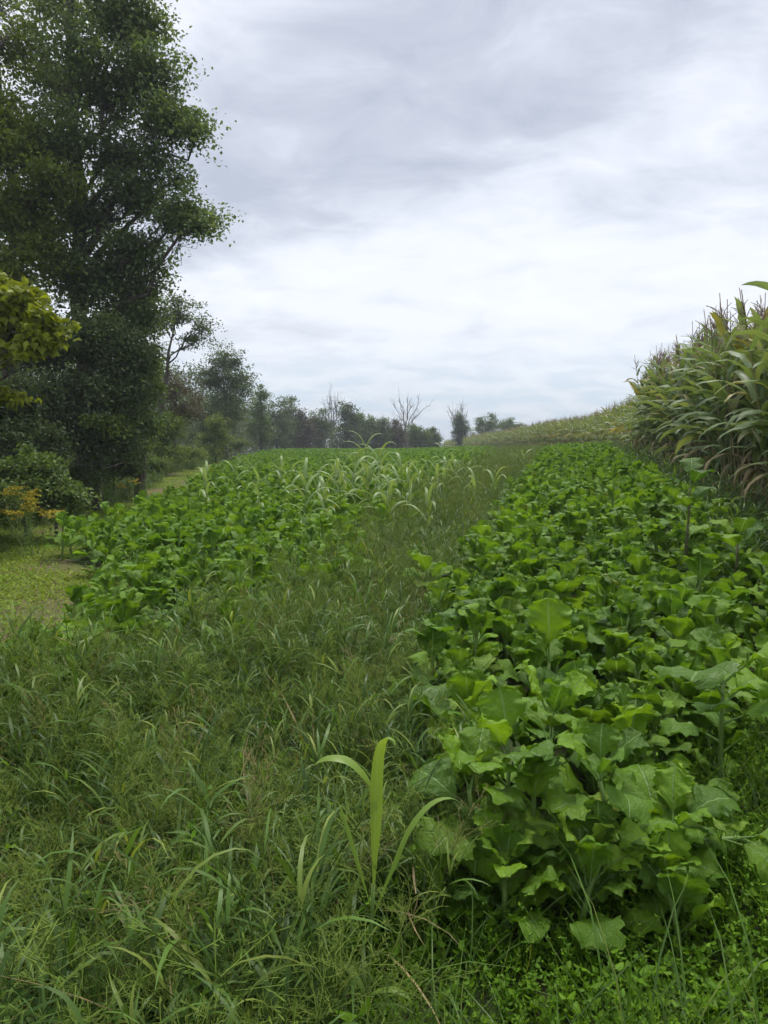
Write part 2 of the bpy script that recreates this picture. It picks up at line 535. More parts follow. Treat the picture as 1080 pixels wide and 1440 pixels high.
# ------------------------------------------------------------------ scattering (masses nobody could count)
def scatter(name, protos, pts, label, cat, kind='stuff'):
    """one object: points that carry tilt, turn, size and variant; each point shows one of the small meshes"""
    pts = np.asarray(pts, float)                       # x y z  tx ty rz  s  idx
    n = len(pts)
    me = bpy.data.meshes.new(name)
    me.vertices.add(n); me.vertices.foreach_set('co', pts[:, :3].astype(np.float32).ravel())
    a = me.attributes.new('rot', 'FLOAT_VECTOR', 'POINT'); a.data.foreach_set('vector', pts[:, 3:6].astype(np.float32).ravel())
    a = me.attributes.new('scl', 'FLOAT', 'POINT'); a.data.foreach_set('value', pts[:, 6].astype(np.float32))
    a = me.attributes.new('pick', 'INT', 'POINT'); a.data.foreach_set('value', pts[:, 7].astype(np.int32))
    o = link(name, me)
    for p in protos:
        for m_ in p.data.materials:
            if m_.name not in [q.name for q in me.materials]:
                me.materials.append(m_)
    ng = bpy.data.node_groups.new(name, 'GeometryNodeTree')
    ng.interface.new_socket('Geometry', in_out='INPUT', socket_type='NodeSocketGeometry')
    ng.interface.new_socket('Geometry', in_out='OUTPUT', socket_type='NodeSocketGeometry')
    N, L = ng.nodes, ng.links
    gi, go = N.new('NodeGroupInput'), N.new('NodeGroupOutput')
    join = N.new('GeometryNodeJoinGeometry')
    for p in reversed(protos):                         # a join lists its last link first
        q = N.new('GeometryNodeObjectInfo'); q.inputs['Object'].default_value = p
        t = N.new('GeometryNodeGeometryToInstance')
        L.new(q.outputs['Geometry'], t.inputs[0]); L.new(t.outputs[0], join.inputs[0])
    m2p = N.new('GeometryNodeMeshToPoints')
    L.new(gi.outputs[0], m2p.inputs['Mesh'])
    iop = N.new('GeometryNodeInstanceOnPoints'); iop.inputs['Pick Instance'].default_value = True

    def named(nm, ty):
        q = N.new('GeometryNodeInputNamedAttribute'); q.data_type = ty; q.inputs['Name'].default_value = nm
        return q.outputs['Attribute']
    L.new(m2p.outputs[0], iop.inputs['Points']); L.new(join.outputs[0], iop.inputs['Instance'])
    L.new(named('pick', 'INT'), iop.inputs['Instance Index'])
    e2r = N.new('FunctionNodeEulerToRotation')
    L.new(named('rot', 'FLOAT_VECTOR'), e2r.inputs[0]); L.new(e2r.outputs[0], iop.inputs['Rotation'])
    L.new(named('scl', 'FLOAT'), iop.inputs['Scale'])
    L.new(iop.outputs[0], go.inputs[0])
    o.modifiers.new('scatter', 'NODES').node_group = ng
    return prop(o, label, cat, kind=kind)


def proto(name, me):
    return bpy.data.objects.new(name, me)              # a source for scatter(), not in the scene itself


def jitter_points(x0, x1, y0, y1, step, test, jit=.48):
    xs = np.arange(x0, x1, step); ys_ = np.arange(y0, y1, step)
    X, Y = np.meshgrid(xs, ys_)
    X = X.ravel() + rng.uniform(-jit, jit, X.size) * step
    Y = Y.ravel() + rng.uniform(-jit, jit, Y.size) * step
    k = test(X, Y)
    return X[k], Y[k]


def points(X, Y, s0, s1, nvar, tilt=.12, dz=0.0, size=None):
    n = len(X)
    s = rng.uniform(s0, s1, n) if size is None else size
    return np.stack([X, Y, ground_z(X, Y) + dz, rng.normal(0, tilt, n), rng.normal(0, tilt, n), rng.uniform(0, 2 * PI, n), s, rng.integers(0, nvar, n)], 1)


def in_view(X, Y, margin=.25, ymin=.9):
    return (np.abs(X) < .54 * Y + margin + 1.6) & (Y > ymin)


# ------------------------------------------------------------------ leafy crop (brassica)
def brassica_leaf(seed, nu=18, nv=6, wide=.30, pet=.30, droop=1.1, lobes=6, ruff=.065):
    """broad rounded blade with scalloped, wavy margin on a stalk; length 1; x across, y along, z up"""
    r = np.random.default_rng(seed)
    t = np.sin(np.linspace(0, 1, nu) * PI / 2) ** .92
    th = .25 - droop * (t ** 1.3)
    ln = 1 - pet
    dt = np.diff(t)
    yy = np.concatenate([[0], np.cumsum(np.cos((th[1:] + th[:-1]) / 2) * dt)]) * ln + pet * .97
    zz = np.concatenate([[0], np.cumsum(np.sin((th[1:] + th[:-1]) / 2) * dt)]) * ln + pet * .22
    wv = np.interp(t, [0, .06, .15, .3, .45, .6, .72, .82, .9, .95, .98, 1], np.array([.07, .24, .42, .72, .93, 1.0, .97, .86, .68, .50, .33, .06])) * wide
    ph = r.uniform(0, 6.3, 6)
    tooth = r.normal(0, 1, (nu, 2)) * .03
    V, U = [], []
    for i in range(nu):
        for j in range(nv + 1):
            v = -1 + 2 * j / nv
            a = abs(v); sd_ = 1 if v > 0 else 0
            sc_ = 1 + a ** 4 * (.075 * math.sin(t[i] * 2 * PI * lobes * .62 + ph[sd_]) + .06 * math.sin(t[i] * 2 * PI * lobes * 1.25 + ph[2 + sd_]) + tooth[i, sd_] + (.035 * math.sin(i * 2.1 + ph[5]) if nu > 24 else 0))
            x = wv[i] * v * sc_
            # outer parts sweep forward at the base, back at the round tip
            dy = wide * a ** 2 * (.16 - .22 * t[i] ** 2)
            z = .34 * wv[i] * a ** 1.3 - .30 * wv[i] * a ** 3
            z += ruff * a ** 2 * (math.sin(t[i] * 13 + ph[4 + sd_]) + (.3 if nu > 24 else .12) * math.sin(t[i] * 31 + ph[3 + sd_])) * (.4 + .6 * t[i]) + .022 * a * math.sin(v * 9 + t[i] * 21 + ph[4]) + .012 * math.sin(v * 14 + ph[2]) * math.sin(t[i] * 30 + ph[3])
            V.append((x, yy[i] + dy * ln, zz[i] + z)); U.append((.5 + v * .5, t[i]))
    F = [(i * (nv + 1) + j, i * (nv + 1) + j + 1, (i + 1) * (nv + 1) + j + 1, (i + 1) * (nv + 1) + j) for i in range(nu - 1) for j in range(nv)]
    V = np.array(V)
    # leaf stalk
    pv, pf, pu = tube([(0, 0, 0), (0, pet * .5, pet * .13), (0, pet, pet * .215), (0, pet + .12, np.interp(pet + .12, yy, zz) - .014)], [.019, .015, .012, .006], 4, False)
    pu = np.full((len(pv), 2), .5)
    n0 = len(V)
    return np.concatenate([V, pv]), F + [tuple(q + n0 for q in f) for f in pf], np.concatenate([np.array(U), pu])


LEAF_V = [dict(wide=.31, droop=.8), dict(wide=.34, droop=1.3), dict(wide=.28, droop=.5, ruff=.085), dict(wide=.37, droop=1.0, lobes=8),
          dict(wide=.26, droop=1.5, pet=.22), dict(wide=.36, droop=.35, pet=.36), dict(wide=.32, droop=1.9, ruff=.085), dict(wide=.30, droop=.7, lobes=9, pet=.25),
          dict(wide=.33, droop=.2, ruff=.085, pet=.3), dict(wide=.24, droop=.9, ruff=.085, lobes=10, pet=.2)]
LEAF_HI = [brassica_leaf(100 + i, **k) for i, k in enumerate(LEAF_V)]
LEAF_LO = [brassica_leaf(100 + i, nu=7, nv=4, **k) for i, k in enumerate(LEAF_V)]
LEAF_ME = [mesh('brassica_leaf', *p, [M['brassica']]) for p in LEAF_HI]
LEAF_BIG = [mesh('brassica_leaf', *brassica_leaf(100 + i, nu=34, nv=14, **k), [M['brassica']]) for i, k in enumerate(LEAF_V)]


def frame(az, el, s, loc, roll=0.0):
    return Matrix.Translation(loc) @ Matrix.Rotation(az - PI / 2, 4, 'Z') @ Matrix.Rotation(el, 4, 'X') @ Matrix.Rotation(roll, 4, 'Y') @ Matrix.Scale(s, 4)


def brassica_spec(seed, h, n, size):
    """stem path and leaves (variant, matrix) of one plant"""
    r = np.random.default_rng(seed)
    lean = r.normal(0, .05, 2)
    path = np.array([(lean[0] * q * q, lean[1] * q * q, h * q) for q in (0, .3, .6, .85, 1)])
    leaves = []
    az = r.uniform(0, 6.28)
    for k in range(n):
        q = .12 + .88 * k / (n - 1)
        az += 2.4 + r.normal(0, .25)
        p = Vector((lean[0] * q * q, lean[1] * q * q, h * q))
        el = np.interp(q, [0, .5, 1], [R(25), R(45), R(74)]) + r.normal(0, .24)
        s = size * np.interp(q, [0, .35, .8, 1], [1.0, 1.1, .85, .55]) * r.uniform(.8, 1.2)
        leaves.append((int(r.integers(0, len(LEAF_V))), frame(az, el, s, p, r.normal(0, .25))))
    return path, leaves


SPECS = [brassica_spec(40 + i, h, n, s) for i, (h, n, s) in enumerate([(.28, 13, .24), (.36, 14, .23), (.22, 12, .26), (.42, 15, .22), (.32, 14, .21), (.26, 13, .27), (.38, 15, .24), (.32, 12, .18)])]
STEM_ME = [mesh('brassica_stem', *tube(p, np.linspace(.013, .006, len(p)), 6), [M['stem']]) for p, _ in SPECS]


def brassica(k, x, y, rz, s, label, group=None):
    root = link('brassica_plant', None)
    root.empty_display_size = .1
    root.location = (x, y, gz(x, y) - .01)
    root.rotation_euler = (random.gauss(0, .06), random.gauss(0, .06), rz)
    root.scale = (s, s, s)
    prop(root, label, 'plant', group)
    link('stem', STEM_ME[k], root)
    for v, mx in SPECS[k][1]:
        link('leaf', LEAF_ME[v], root, mx)
    return root


far_b = []
for i, (p, lv) in enumerate(SPECS):
    B = Buf()
    B.add(*tube(p, np.linspace(.012, .006, len(p)), 3, False), .5, 1)
    for v, mx in lv:
        B.addT(LEAF_LO[v], mx, rng.uniform(), 0)
    far_b.append(proto('brassica_source', B.mesh('brassica_source', [M['brassica_far'], M['stem']])))

RB_LAB = 'leafy green brassica plant inside the crop band between tall grass and corn'
LP_LAB = 'leafy brassica plant inside the crop plot between tall grass and woodland path'


def front(X):                                            # where the band begins, towards the photographer
    return np.interp(X, [0, .25, .75, 1.2, 1.7, 3, 4], [2.3, 2.15, 2.15, 2.65, 3.15, 4.0, 4.6])


def test_rb(X, Y):
    return (X > rb_left(Y) + .08) & (X < rb_right(Y)) & (Y > front(X)) & (Y < 47)


def test_lp(X, Y):
    return (X > lp_left(Y) + .12 * np.sin(Y * 3.1)) & (X < lp_right(Y) + .3 * np.sin(Y * 1.9) + rng.normal(0, .22, len(X))) & (Y < 84) & (Y > 3.6)


HERO = [(.50, 2.30), (.98, 2.42), (.30, 2.66), (1.08, 2.80), (.36, 2.32), (.78, 2.22), (.62, 2.6), (.80, 3.45), (1.42, 2.9)]
X, Y = jitter_points(-.2, 16, 2, 47, .255, test_rb)
d_h = np.min([np.hypot(X - a, Y - c) for a, c in HERO], 0)
X, Y = X[d_h > .2], Y[d_h > .2]
vis = np.abs(X) < .56 * Y + .25
o_ = np.argsort(np.where(vis, Y, 99))
ind = o_[:205]
for i in ind:
    dl, dr_, df = X[i] - rb_left(Y[i]), rb_right(Y[i]) - X[i], Y[i] - front(X[i])
    lab = ('leafy green brassica plant on the crop band edge that meets the tall grass' if dl < .35 else
           'leafy green brassica plant beside the weedy gap along the corn stalks' if dr_ < .4 else
           'leafy green brassica plant at the front of the band above the low herbs' if df < .4 else RB_LAB)
    brassica(random.randrange(len(SPECS)), X[i], Y[i], random.uniform(0, 6.28), random.uniform(.8, 1.3), lab, 'brassica plants in the band beside the corn')
rest = np.ones(len(X), bool); rest[ind] = False
far_x, far_y = [X[rest]], [Y[rest]]
X, Y = jitter_points(-17, 11, 3.4, 84, .30, test_lp)
vis = np.abs(X) < .56 * Y + .25
o_ = np.argsort(np.where(vis, Y, 999))
ind = o_[:90]
for i in ind:
    lab = ('leafy brassica plant on the plot edge beside the mown woodland path' if X[i] - lp_left(Y[i]) < .4 else
           'leafy brassica plant where the left plot meets the tall grass' if lp_right(Y[i]) - X[i] < .45 else LP_LAB)
    brassica(random.randrange(len(SPECS)), X[i], Y[i], random.uniform(0, 6.28), random.uniform(.85, 1.3), lab, 'brassica plants in the plot beside the path')
rest = np.ones(len(X), bool); rest[ind] = False
LPX, LPY = X[rest], Y[rest]
for nm, xx, yy, lb in (('brassica_crop', far_x[0], far_y[0], 'green brassica crop filling the band along the corn'),
                       ('brassica_crop', LPX, LPY, 'green brassica crop running up the open field to the tree line')):
    scatter(nm, far_b, points(xx, yy, .9, 1.35, len(far_b), .08), lb, 'crop')


def custom_brassica(x, y, stems, label, rz=0.0):
    """stems: list of (dx, dy, height, lean, leaves[(q, azimuth deg, elevation deg, length, variant)])"""
    root = link('brassica_plant', None)
    root.empty_display_size = .1
    root.location = (x, y, gz(x, y) - .01); root.rotation_euler = (0, 0, rz)
    prop(root, label, 'plant')
    for dx, dy, h, lean, leaves in stems:
        f = lambda q: Vector((dx + lean[0] * q ** 1.6, dy + lean[1] * q ** 1.6, h * q))
        link('stem', mesh('stem', *tube([f(q) for q in np.linspace(0, 1, 7)], np.linspace(.013, .007, 7), 7), [M['stem']]), root)
        for q, az, el, s, v in leaves:
            link('leaf', LEAF_BIG[v], root, frame(R(az + random.gauss(0, 12)), R(el), s * .84, f(q), random.gauss(0, .2)))
        for e_ in range(6):                              # smaller leaves down the stem
            q_ = .12 + .14 * e_
            link('leaf', LEAF_BIG[random.randrange(len(LEAF_V))], root, frame(R(e_ * 137 + 40), R(random.uniform(0, 40)), random.uniform(.14, .24), f(q_), random.gauss(0, .3)))
    return root


# azimuth: 0 = right, 90 = away from the photographer, 180 = left, 270 = towards the photographer
custom_brassica(.36, 2.32, [
    (-.03, 0, .40, (-.04, .02), [(.45, 205, 15, .40, 6), (.6, 250, 20, .36, 1), (.75, 160, 30, .32, 3), (.85, 300, 35, .30, 1), (.95, 60, 50, .3, 0), (1, 185, 60, .26, 7), (1, 330, 55, .22, 5)]),
    (.05, .03, .48, (.03, .05), [(.5, 240, 10, .36, 6), (.7, 20, 30, .34, 1), (.8, 200, 35, .34, 0), (.9, 280, 40, .30, 3), (1, 110, 65, .30, 5), (1, 220, 50, .26, 2)])],
    'brassica with large drooping lower leaves at the edge of the tall grass')
custom_brassica(.78, 2.22, [
    (0, 0, .46, (-.07, .03), [(.35, 330, 12, .24, 1), (.55, 10, 20, .30, 3), (.72, 200, 25, .30, 1), (.85, 285, 30, .28, 6), (1, 170, 45, .24, 0), (1, 10, 45, .26, 7), (1, 265, 40, .24, 2), (1, 80, 60, .22, 5)]),
    (.08, .04, .30, (.08, -.05), [(.3, 270, 5, .2, 1), (.6, 315, 20, .26, 3), (.8, 230, 30, .26, 6), (1, 350, 35, .30, 1), (1, 280, 45, .22, 0), (1, 60, 50, .26, 2)]),
    (-.10, .05, .28, (-.06, .02), [(.6, 260, 15, .24, 1), (.8, 190, 30, .28, 6), (1, 240, 35, .24, 3), (1, 120, 50, .26, 0)])],
    'brassica with bare pale green stalk standing among low herbs')
custom_brassica(.62, 2.6, [
    (0, 0, .50, (.02, .03), [(.5, 200, 25, .30, 1), (.65, 320, 25, .32, 6), (.8, 100, 40, .3, 3), (.9, 250, 40, .30, 0), (1, 180, 55, .32, 5), (1, 0, 55, .28, 7), (1, 290, 60, .24, 2)])],
    'brassica with light green broad leaves just behind the bare-stalked plant')
custom_brassica(.80, 3.45, [
    (0, 0, .46, (.02, 0), [(.4, 200, 25, .32, 1), (.6, 330, 30, .32, 3), (.75, 250, 35, .28, 6), (.85, 60, 40, .3, 0), (1, 95, 80, .40, 8), (1, 200, 60, .26, 2)])],
    'brassica holding one large pale leaf upright above the others')
custom_brassica(1.42, 2.9, [
    (0, 0, .52, (.0, .0), [(.5, 190, 20, .34, 1), (.65, 300, 25, .40, 3), (.8, 20, 30, .36, 6), (.9, 240, 25, .52, 3), (1, 330, 35, .46, 1), (1, 120, 60, .3, 0), (1, 200, 55, .26, 2)])],
    'brassica with the widest dark hanging leaves beside the weedy gap')


for x_, y_, k_, s_, rz_, lb in [(.50, 2.30, 3, 1.07, .4, 'bushy brassica between the drooping-leaved and the bare-stalked plant'),
                                (.98, 2.42, 5, 1.02, 2.0, 'bushy brassica on the weedy-gap side of the bare-stalked plant'),
                                (.30, 2.66, 6, 1.02, 4.0, 'bushy brassica leaning into the tall grass behind the drooping-leaved plant'),
                                (1.08, 2.80, 6, 1.07, 1.1, 'bushy brassica beside the plant with the widest dark leaves'),
                                (.60, 2.08, 1, .92, 3.0, 'low bushy brassica in front of the bare-stalked plant'),
                                (.90, 2.04, 0, .88, 5.0, 'small leafy brassica farthest out among the low herbs'),
                                (.38, 2.10, 4, .95, 1.5, 'low bushy brassica nearest the bright young sorghum')]:
    for c_ in brassica(k_, x_, y_, rz_, s_, lb).children:
        if c_.name.startswith('leaf'):
            c_.data = LEAF_BIG[LEAF_ME.index(c_.data)]
br = link('brassica_plant', None); br.location = (1.18, 2.28, gz(1.18, 2.28)); br.empty_display_size = .1
prop(br, 'sprawling brassica stem with pale stalk lying over the low herbs', 'plant')
pth = np.array([(.22, .12, .02), (.12, .06, .14), (.02, .02, .20), (-.06, -.02, .22)])
link('stem', mesh('stem', *tube(pth, [.012, .011, .009, .006], 7), [M['stem']]), br)
for az, el, sz, v_, q in ((200, 20, .24, 1, 3), (300, 0, .26, 6, 3), (340, 5, .24, 9, 2), (250, 40, .2, 0, 3), (110, 50, .2, 2, 2)):
    link('leaf', LEAF_BIG[v_], br, frame(R(az), R(el), sz, Vector(pth[q]), 0))


# a few taller bolted plants above the canopy
def tall_leafy(px, py_top, D, h, label):
    p = at(px, py_top, D)
    x, y = p.x, p.y
    g = gz(x, y)
    h = p.z - g - .1
    root = link('tall_broadleaf_plant', None); root.empty_display_size = .1
    root.location = (x, y, g - .01)
    prop(root, label, 'plant')
    r = np.random.default_rng(int(px))
    pth = [(0, 0, 0), (.01, .01, h * .4), (.02, 0, h * .8), (.02, 0, h)]
    link('stem', mesh('stem', *tube(pth, [.016, .014, .010, .007], 7), [M['stem_red']]), root)
    az = r.uniform(0, 6)
    for k in range(9):
        q = .45 + .55 * k / 8
        az += 2.4
        link('leaf', LEAF_ME[[0, 3, 5, 1][k % 4]], root, frame(az, np.interp(q, [.45, 1], [R(20), R(55)]), r.uniform(.26, .36), Vector((.02 * q, 0, h * q)), 0))


tall_leafy(968, 668, 6.6, .9, 'tall broad-leaved plant rising above the crop near the corn')
tall_leafy(1035, 745, 5.6, .7, 'dark-stemmed broad-leaved plant in front of the near corn stalks')
tall_leafy(600, 800, 6.3, .6, 'dark-stemmed leafy plant at the edge between crop band and grass')


# ------------------------------------------------------------------ corn
def corn_parts(seed, H=2.68, dry=.12, near=True):
    """list of (name, V, F, U, material key) in plant space"""
    r = np.random.default_rng(seed)
    n = 7
    lean = r.normal(0, .06, 2)
    f = lambda q: np.array([lean[0] * q * q, lean[1] * q * q, H * .86 * q])
    out = []
    st = [f(q) for q in np.linspace(0, 1, n)]
    out.append(('stalk', *tube(st, np.linspace(.0135, .006, n), 6 if near else 3), 'stalk'))
    az0 = r.uniform(0, PI)
    nl = 11 if near else 8
    for k in range(nl):
        q = .16 + .82 * k / (nl - 1)
        az = az0 + (k % 2) * PI + r.normal(0, .35)
        ln = np.interp(q, [.16, .5, .8, 1], [.62, .92, .80, .42]) * r.uniform(.85, 1.15)
        el = np.interp(q, [.16, .6, 1], [R(40), R(58), R(74)]) + r.normal(0, .14)
        dr = np.interp(q, [.16, .6, 1], [2.2, 1.9, 1.0]) * r.uniform(.75, 1.2)
        wd = np.interp(q, [.16, .5, 1], [.075, .135, .08]) * r.uniform(.8, 1.2)
        u = r.uniform()
        key = 'corn'
        if q < .34 and u < .4: key = 'corn_dry'
        elif q < .62 and u < .09: key = 'corn_yellow'
        elif u < .02: key = 'corn_dry'
        elif u < .05: key = 'corn_yellow'
        if key == 'corn_dry': el, dr, wd = el - .3, dr * 1.25, wd * .7
        out.append(('leaf', *blade(az, el, ln, dr, wd, 11 if near else 7, f(q), .35, r.normal(0, .5), 1.3, .30 if near else 0, r.uniform(0, 6), 3, r.normal(0, .3), 'strap'), key))
    top = f(1)
    B = Buf()
    B.add(*tube([top, top + [0, 0, H * .07], top + [lean[0] * .2, lean[1] * .2, H * .175]], [.006, .006, .005], 4))
    for k in range(7 if near else 4):
        z0 = H * r.uniform(.03, .08)
        p, _, _ = arch(r.uniform(0, 6.28), R(r.uniform(48, 76)), r.uniform(.14, .24), r.uniform(.1, .9), 5, top + [0, 0, z0])
        B.add(*tube(p, [.004, .0055, .0055, .005, .003], 3))
    out.append(('tassel', np.concatenate(B.V), B.F, np.concatenate(B.U), 'tassel'))
    if near and r.uniform() < .6:
        q = r.uniform(.40, .52); a = az0 + r.normal(0, .4)
        d = np.array([math.cos(a) * .45, math.sin(a) * .45, .9])
        p0 = f(q)
        out.append(('ear', *tube([p0 + d * s for s in (0, .03, .09, .17, .23, .26)], [.008, .022, .029, .026, .014, .004], 8), 'husk'))
    return out


CORN = [[(nm, mesh('corn_' + nm, V, F, U, [M[k]])) for nm, V, F, U, k in corn_parts(300 + i)] for i in range(8)]
cornsrc, cornsrc_far = [], []
for i in range(8):
    B = Buf(); keys = ['corn', 'corn_yellow', 'corn_dry', 'stalk', 'tassel', 'husk']
    for nm, V, F, U, k in corn_parts(300 + i):
        B.add(V, F, U, rng.uniform(), keys.index(k))
    cornsrc.append(proto('corn_source', B.mesh('corn_source', [M[k] for k in keys])))
    B = Buf(); keys = ['corn_far', 'corn_yellow', 'corn_dry', 'stalk', 'tassel']
    for nm, V, F, U, k in corn_parts(400 + i, near=False):
        B.add(V, F, U, rng.uniform(), keys.index('corn_far' if k == 'corn' else k))
    cornsrc_far.append(proto('corn_source', B.mesh('corn_source', [M[k] for k in keys])))

cx, cyy, row = [], [], []
for rw in range(16):
    yy = np.arange(4.5, 22.2, .165) + rng.normal(0, .03, len(np.arange(4.5, 22.2, .165)))
    cx.append(corn_x(yy) + rw * .52 + rng.normal(0, .05, len(yy))); cyy.append(yy); row.append(np.full(len(yy), rw))
cx, cyy, row = map(np.concatenate, (cx, cyy, row))
infr = cx < .56 * cyy + .45
pri = np.where(infr & (row < 4), row * 100 + cyy, 1e6)
ind = np.argsort(pri)[:290]
ind = ind[pri[ind] < 1e6]
for i in ind:
    k = random.randrange(8)
    root = link('corn_plant', None); root.empty_display_size = .1
    root.location = (cx[i], cyy[i], gz(cx[i], cyy[i]) - .01)
    root.rotation_euler = (random.gauss(0, .065), random.gauss(0, .065), random.uniform(0, 6.28))
    s = random.uniform(.92, 1.19)
    root.scale = (s, s, s)
    CL = ('tall corn plant with tan tassel in the outermost row of the near stand' if row[i] == 0 else
          'tall corn plant with tan tassel in the second row of the near stand' if row[i] == 1 else
          'tall corn plant with tan tassel behind the two outermost rows')
    prop(root, CL, 'corn', 'corn plants on the edge of the near stand')
    for nm, me in CORN[k]:
        link(nm, me, root)
rest = np.ones(len(cx), bool); rest[ind] = False
scatter('corn_crop', cornsrc, points(cx[rest], cyy[rest], .93, 1.18, 8, .055), 'dense green corn filling the stand behind its edge plants', 'crop')
# the farther, lower corn that follows the field up and round
fx, fy, fs = [], [], []
for rw in range(34):
    stp = .2 + rw * .006
    yy = np.arange(22.8, 138, stp); yy = yy + rng.normal(0, .05, len(yy))
    fx.append(corn_x(yy) + rw * .75 + rng.normal(0, .07, len(yy))); fy.append(yy)
    fs.append(np.interp(yy, [22, 30, 60, 140], [.76, .80, .92, .95]) * rng.uniform(.93, 1.07, len(yy)))
fx, fy, fs = map(np.concatenate, (fx, fy, fs))
k_ = (fx < .60 * fy + 2)
fx, fy, fs = fx[k_], fy[k_], fs[k_]
scatter('corn_field', cornsrc_far, points(fx, fy, 1, 1, 8, .05, size=fs), 'paler yellowing corn field curving away up the rise', 'crop')


# ------------------------------------------------------------------ sorghum plants
def sorghum(name, x, y, h, nl, seed, label, group=None, mat='sorghum', leaf_len=.6, wd=.065, head=False, cat='plant'):
    r = np.random.default_rng(seed)
    root = link(name, None); root.empty_display_size = .1
    root.location = (x, y, gz(x, y) - .01)
    prop(root, label, cat, group)
    lean = r.normal(0, .05, 2)
    f = lambda q: np.array([lean[0] * q * q, lean[1] * q * q, h * q])
    hs = .8 if not head else .92
    link('stalk', mesh('stalk', *tube([f(q * hs) for q in np.linspace(0, 1, 6)], np.linspace(.010, .005, 6), 6), [M['stem']]), root)
    az = r.uniform(0, 6.28)
    for k in range(nl):
        q = hs * (.30 + .70 * k / (nl - 1))
        az += PI + r.normal(0, .5)
        ln = leaf_len * np.interp(k / (nl - 1), [0, .5, 1], [.8, 1.1, .75]) * r.uniform(.85, 1.15)
        link('leaf', mesh('leaf', *blade(az, np.interp(k / (nl - 1), [0, 1], [R(50), R(78)]) + r.normal(0, .1), ln, r.uniform(1.9, 3.0) * np.interp(k / (nl - 1), [0, 1], [1, .75]),
                                         wd * r.uniform(.8, 1.1), 10, f(q), .35, r.normal(0, .3), 1.6, .12, 0, 3, r.normal(0, .2), 'strap'), [M[mat]]), root)
    if head:
        B = Buf(); t0 = f(.90)
        for k in range(46):
            z0 = h * .14 * k / 46
            rr = .045 * math.sin(PI * (.12 + .85 * k / 46))
            p, _, _ = arch(r.uniform(0, 6.28), R(60), rr * 1.8, .3, 3, t0 + [0, 0, z0])
            B.add(*tube(p, [.004, .009, .005], 4))
        link('seed_head', mesh('seed_head', np.concatenate(B.V), B.F, None, [M['seed_dark']]), root)
    return root


SL = 'young sorghum plant with arching pale leaves standing above the leafy crop'
for i, (px, py, D, nl) in enumerate([(290, 652, 13, 7), (362, 660, 12.2, 6), (428, 652, 10.8, 8), (486, 640, 14.5, 7), (578, 655, 12.5, 7), (612, 650, 13.5, 7),
                                      (622, 618, 24, 6), (560, 645, 16, 7), (668, 668, 13.5, 6), (694, 664, 14, 5), (350, 640, 22, 6), (545, 672, 11, 7), (600, 690, 10.4, 6),
                                      (455, 668, 11.5, 6), (640, 640, 18, 6), (410, 655, 15, 6), (735, 640, 22, 6), (530, 640, 14.6, 7), (500, 655, 12.8, 7)] + [(px_, 660 - (k_ * 7) % 23, D_, 6 + k_ % 3) for k_, (px_, D_) in enumerate([(445, 13), (470, 17), (395, 17.5), (565, 13.2), (590, 15), (628, 16), (652, 15), (540, 18), (510, 20), (605, 19), (575, 22), (655, 21), (330, 16), (480, 11.6)])]):
    p = at(px, py, D)
    h = max(.7, p.z - gz(p.x, p.y))
    sorghum('sorghum_plant', p.x, p.y, h * 1.03, nl, 600 + i, SL, 'sorghum plants scattered in the crop plot', leaf_len=.62)
p = at(516, 598, 13.6)
sorghum('sorghum_plant', p.x, p.y, p.z - gz(p.x, p.y), 10, 655, 'tallest sorghum plant in the crop plot, reaching against the far trees', leaf_len=.75, wd=.085)
for px, py, D, sd, lb in ((497, 628, 13.2, 656, 'sorghum plant on the woodland side of the tallest one, leaves arching low'), (537, 618, 13.9, 657, 'sorghum plant on the corn side of the tallest one, with long drooping leaves'), (518, 650, 12.6, 658, 'short sorghum plant at the foot of the tallest one')):
    p = at(px, py, D)
    sorghum('sorghum_plant', p.x, p.y, p.z - gz(p.x, p.y), 9, sd, lb, leaf_len=.72, wd=.075)
p = at(918, 506, 20.2)
sorghum('sorghum_plant', p.x, p.y, p.z - gz(p.x, p.y), 10, 671, 'sorghum with a dark upright seed head at the end of the near corn stand', leaf_len=.7, wd=.055, head=True)

# the bright grass-like plant in front of the photographer, each leaf set out by hand
hx, hy = at(512, 1440, 1.72).x, 1.72
hero = link('sorghum_plant', None); hero.empty_display_size = .1
hero.location = (hx, hy, gz(hx, hy) - .01)
prop(hero, 'bright green young sorghum with two long upright leaves at the grass edge', 'plant')
f = lambda q: np.array([.025 * q, .0, .48 * q])
link('stalk', mesh('stalk', *tube([f(q) for q in np.linspace(0, 1, 8)], np.linspace(.0075, .005, 8), 8), [M['stem']]), hero)
for az, el, ln, dr, wd, q, rl, pw, tw in [(-50, 88, .48, 3.3, .038, .98, .25, 10, .0), (176, 74, .24, 2.3, .040, 1.45, .1, 1.8, .0), (8, 70, .42, 1.9, .040, .80, .1, 5, .0),
                                           (165, 74, .30, .1, .016, .85, .6, 2, 0), (150, 60, .16, 2.4, .026, .36, 0, 2, 0), (-20, 40, .14, 1.8, .024, .37, 0, 2, 0)]:
    link('leaf', mesh('leaf', *blade(R(az), R(el), ln, dr, wd, 22, f(q), .3, rl, pw, .05, 0, 3, tw, 'sheath'), [M['sorghum_bright']]), hero)


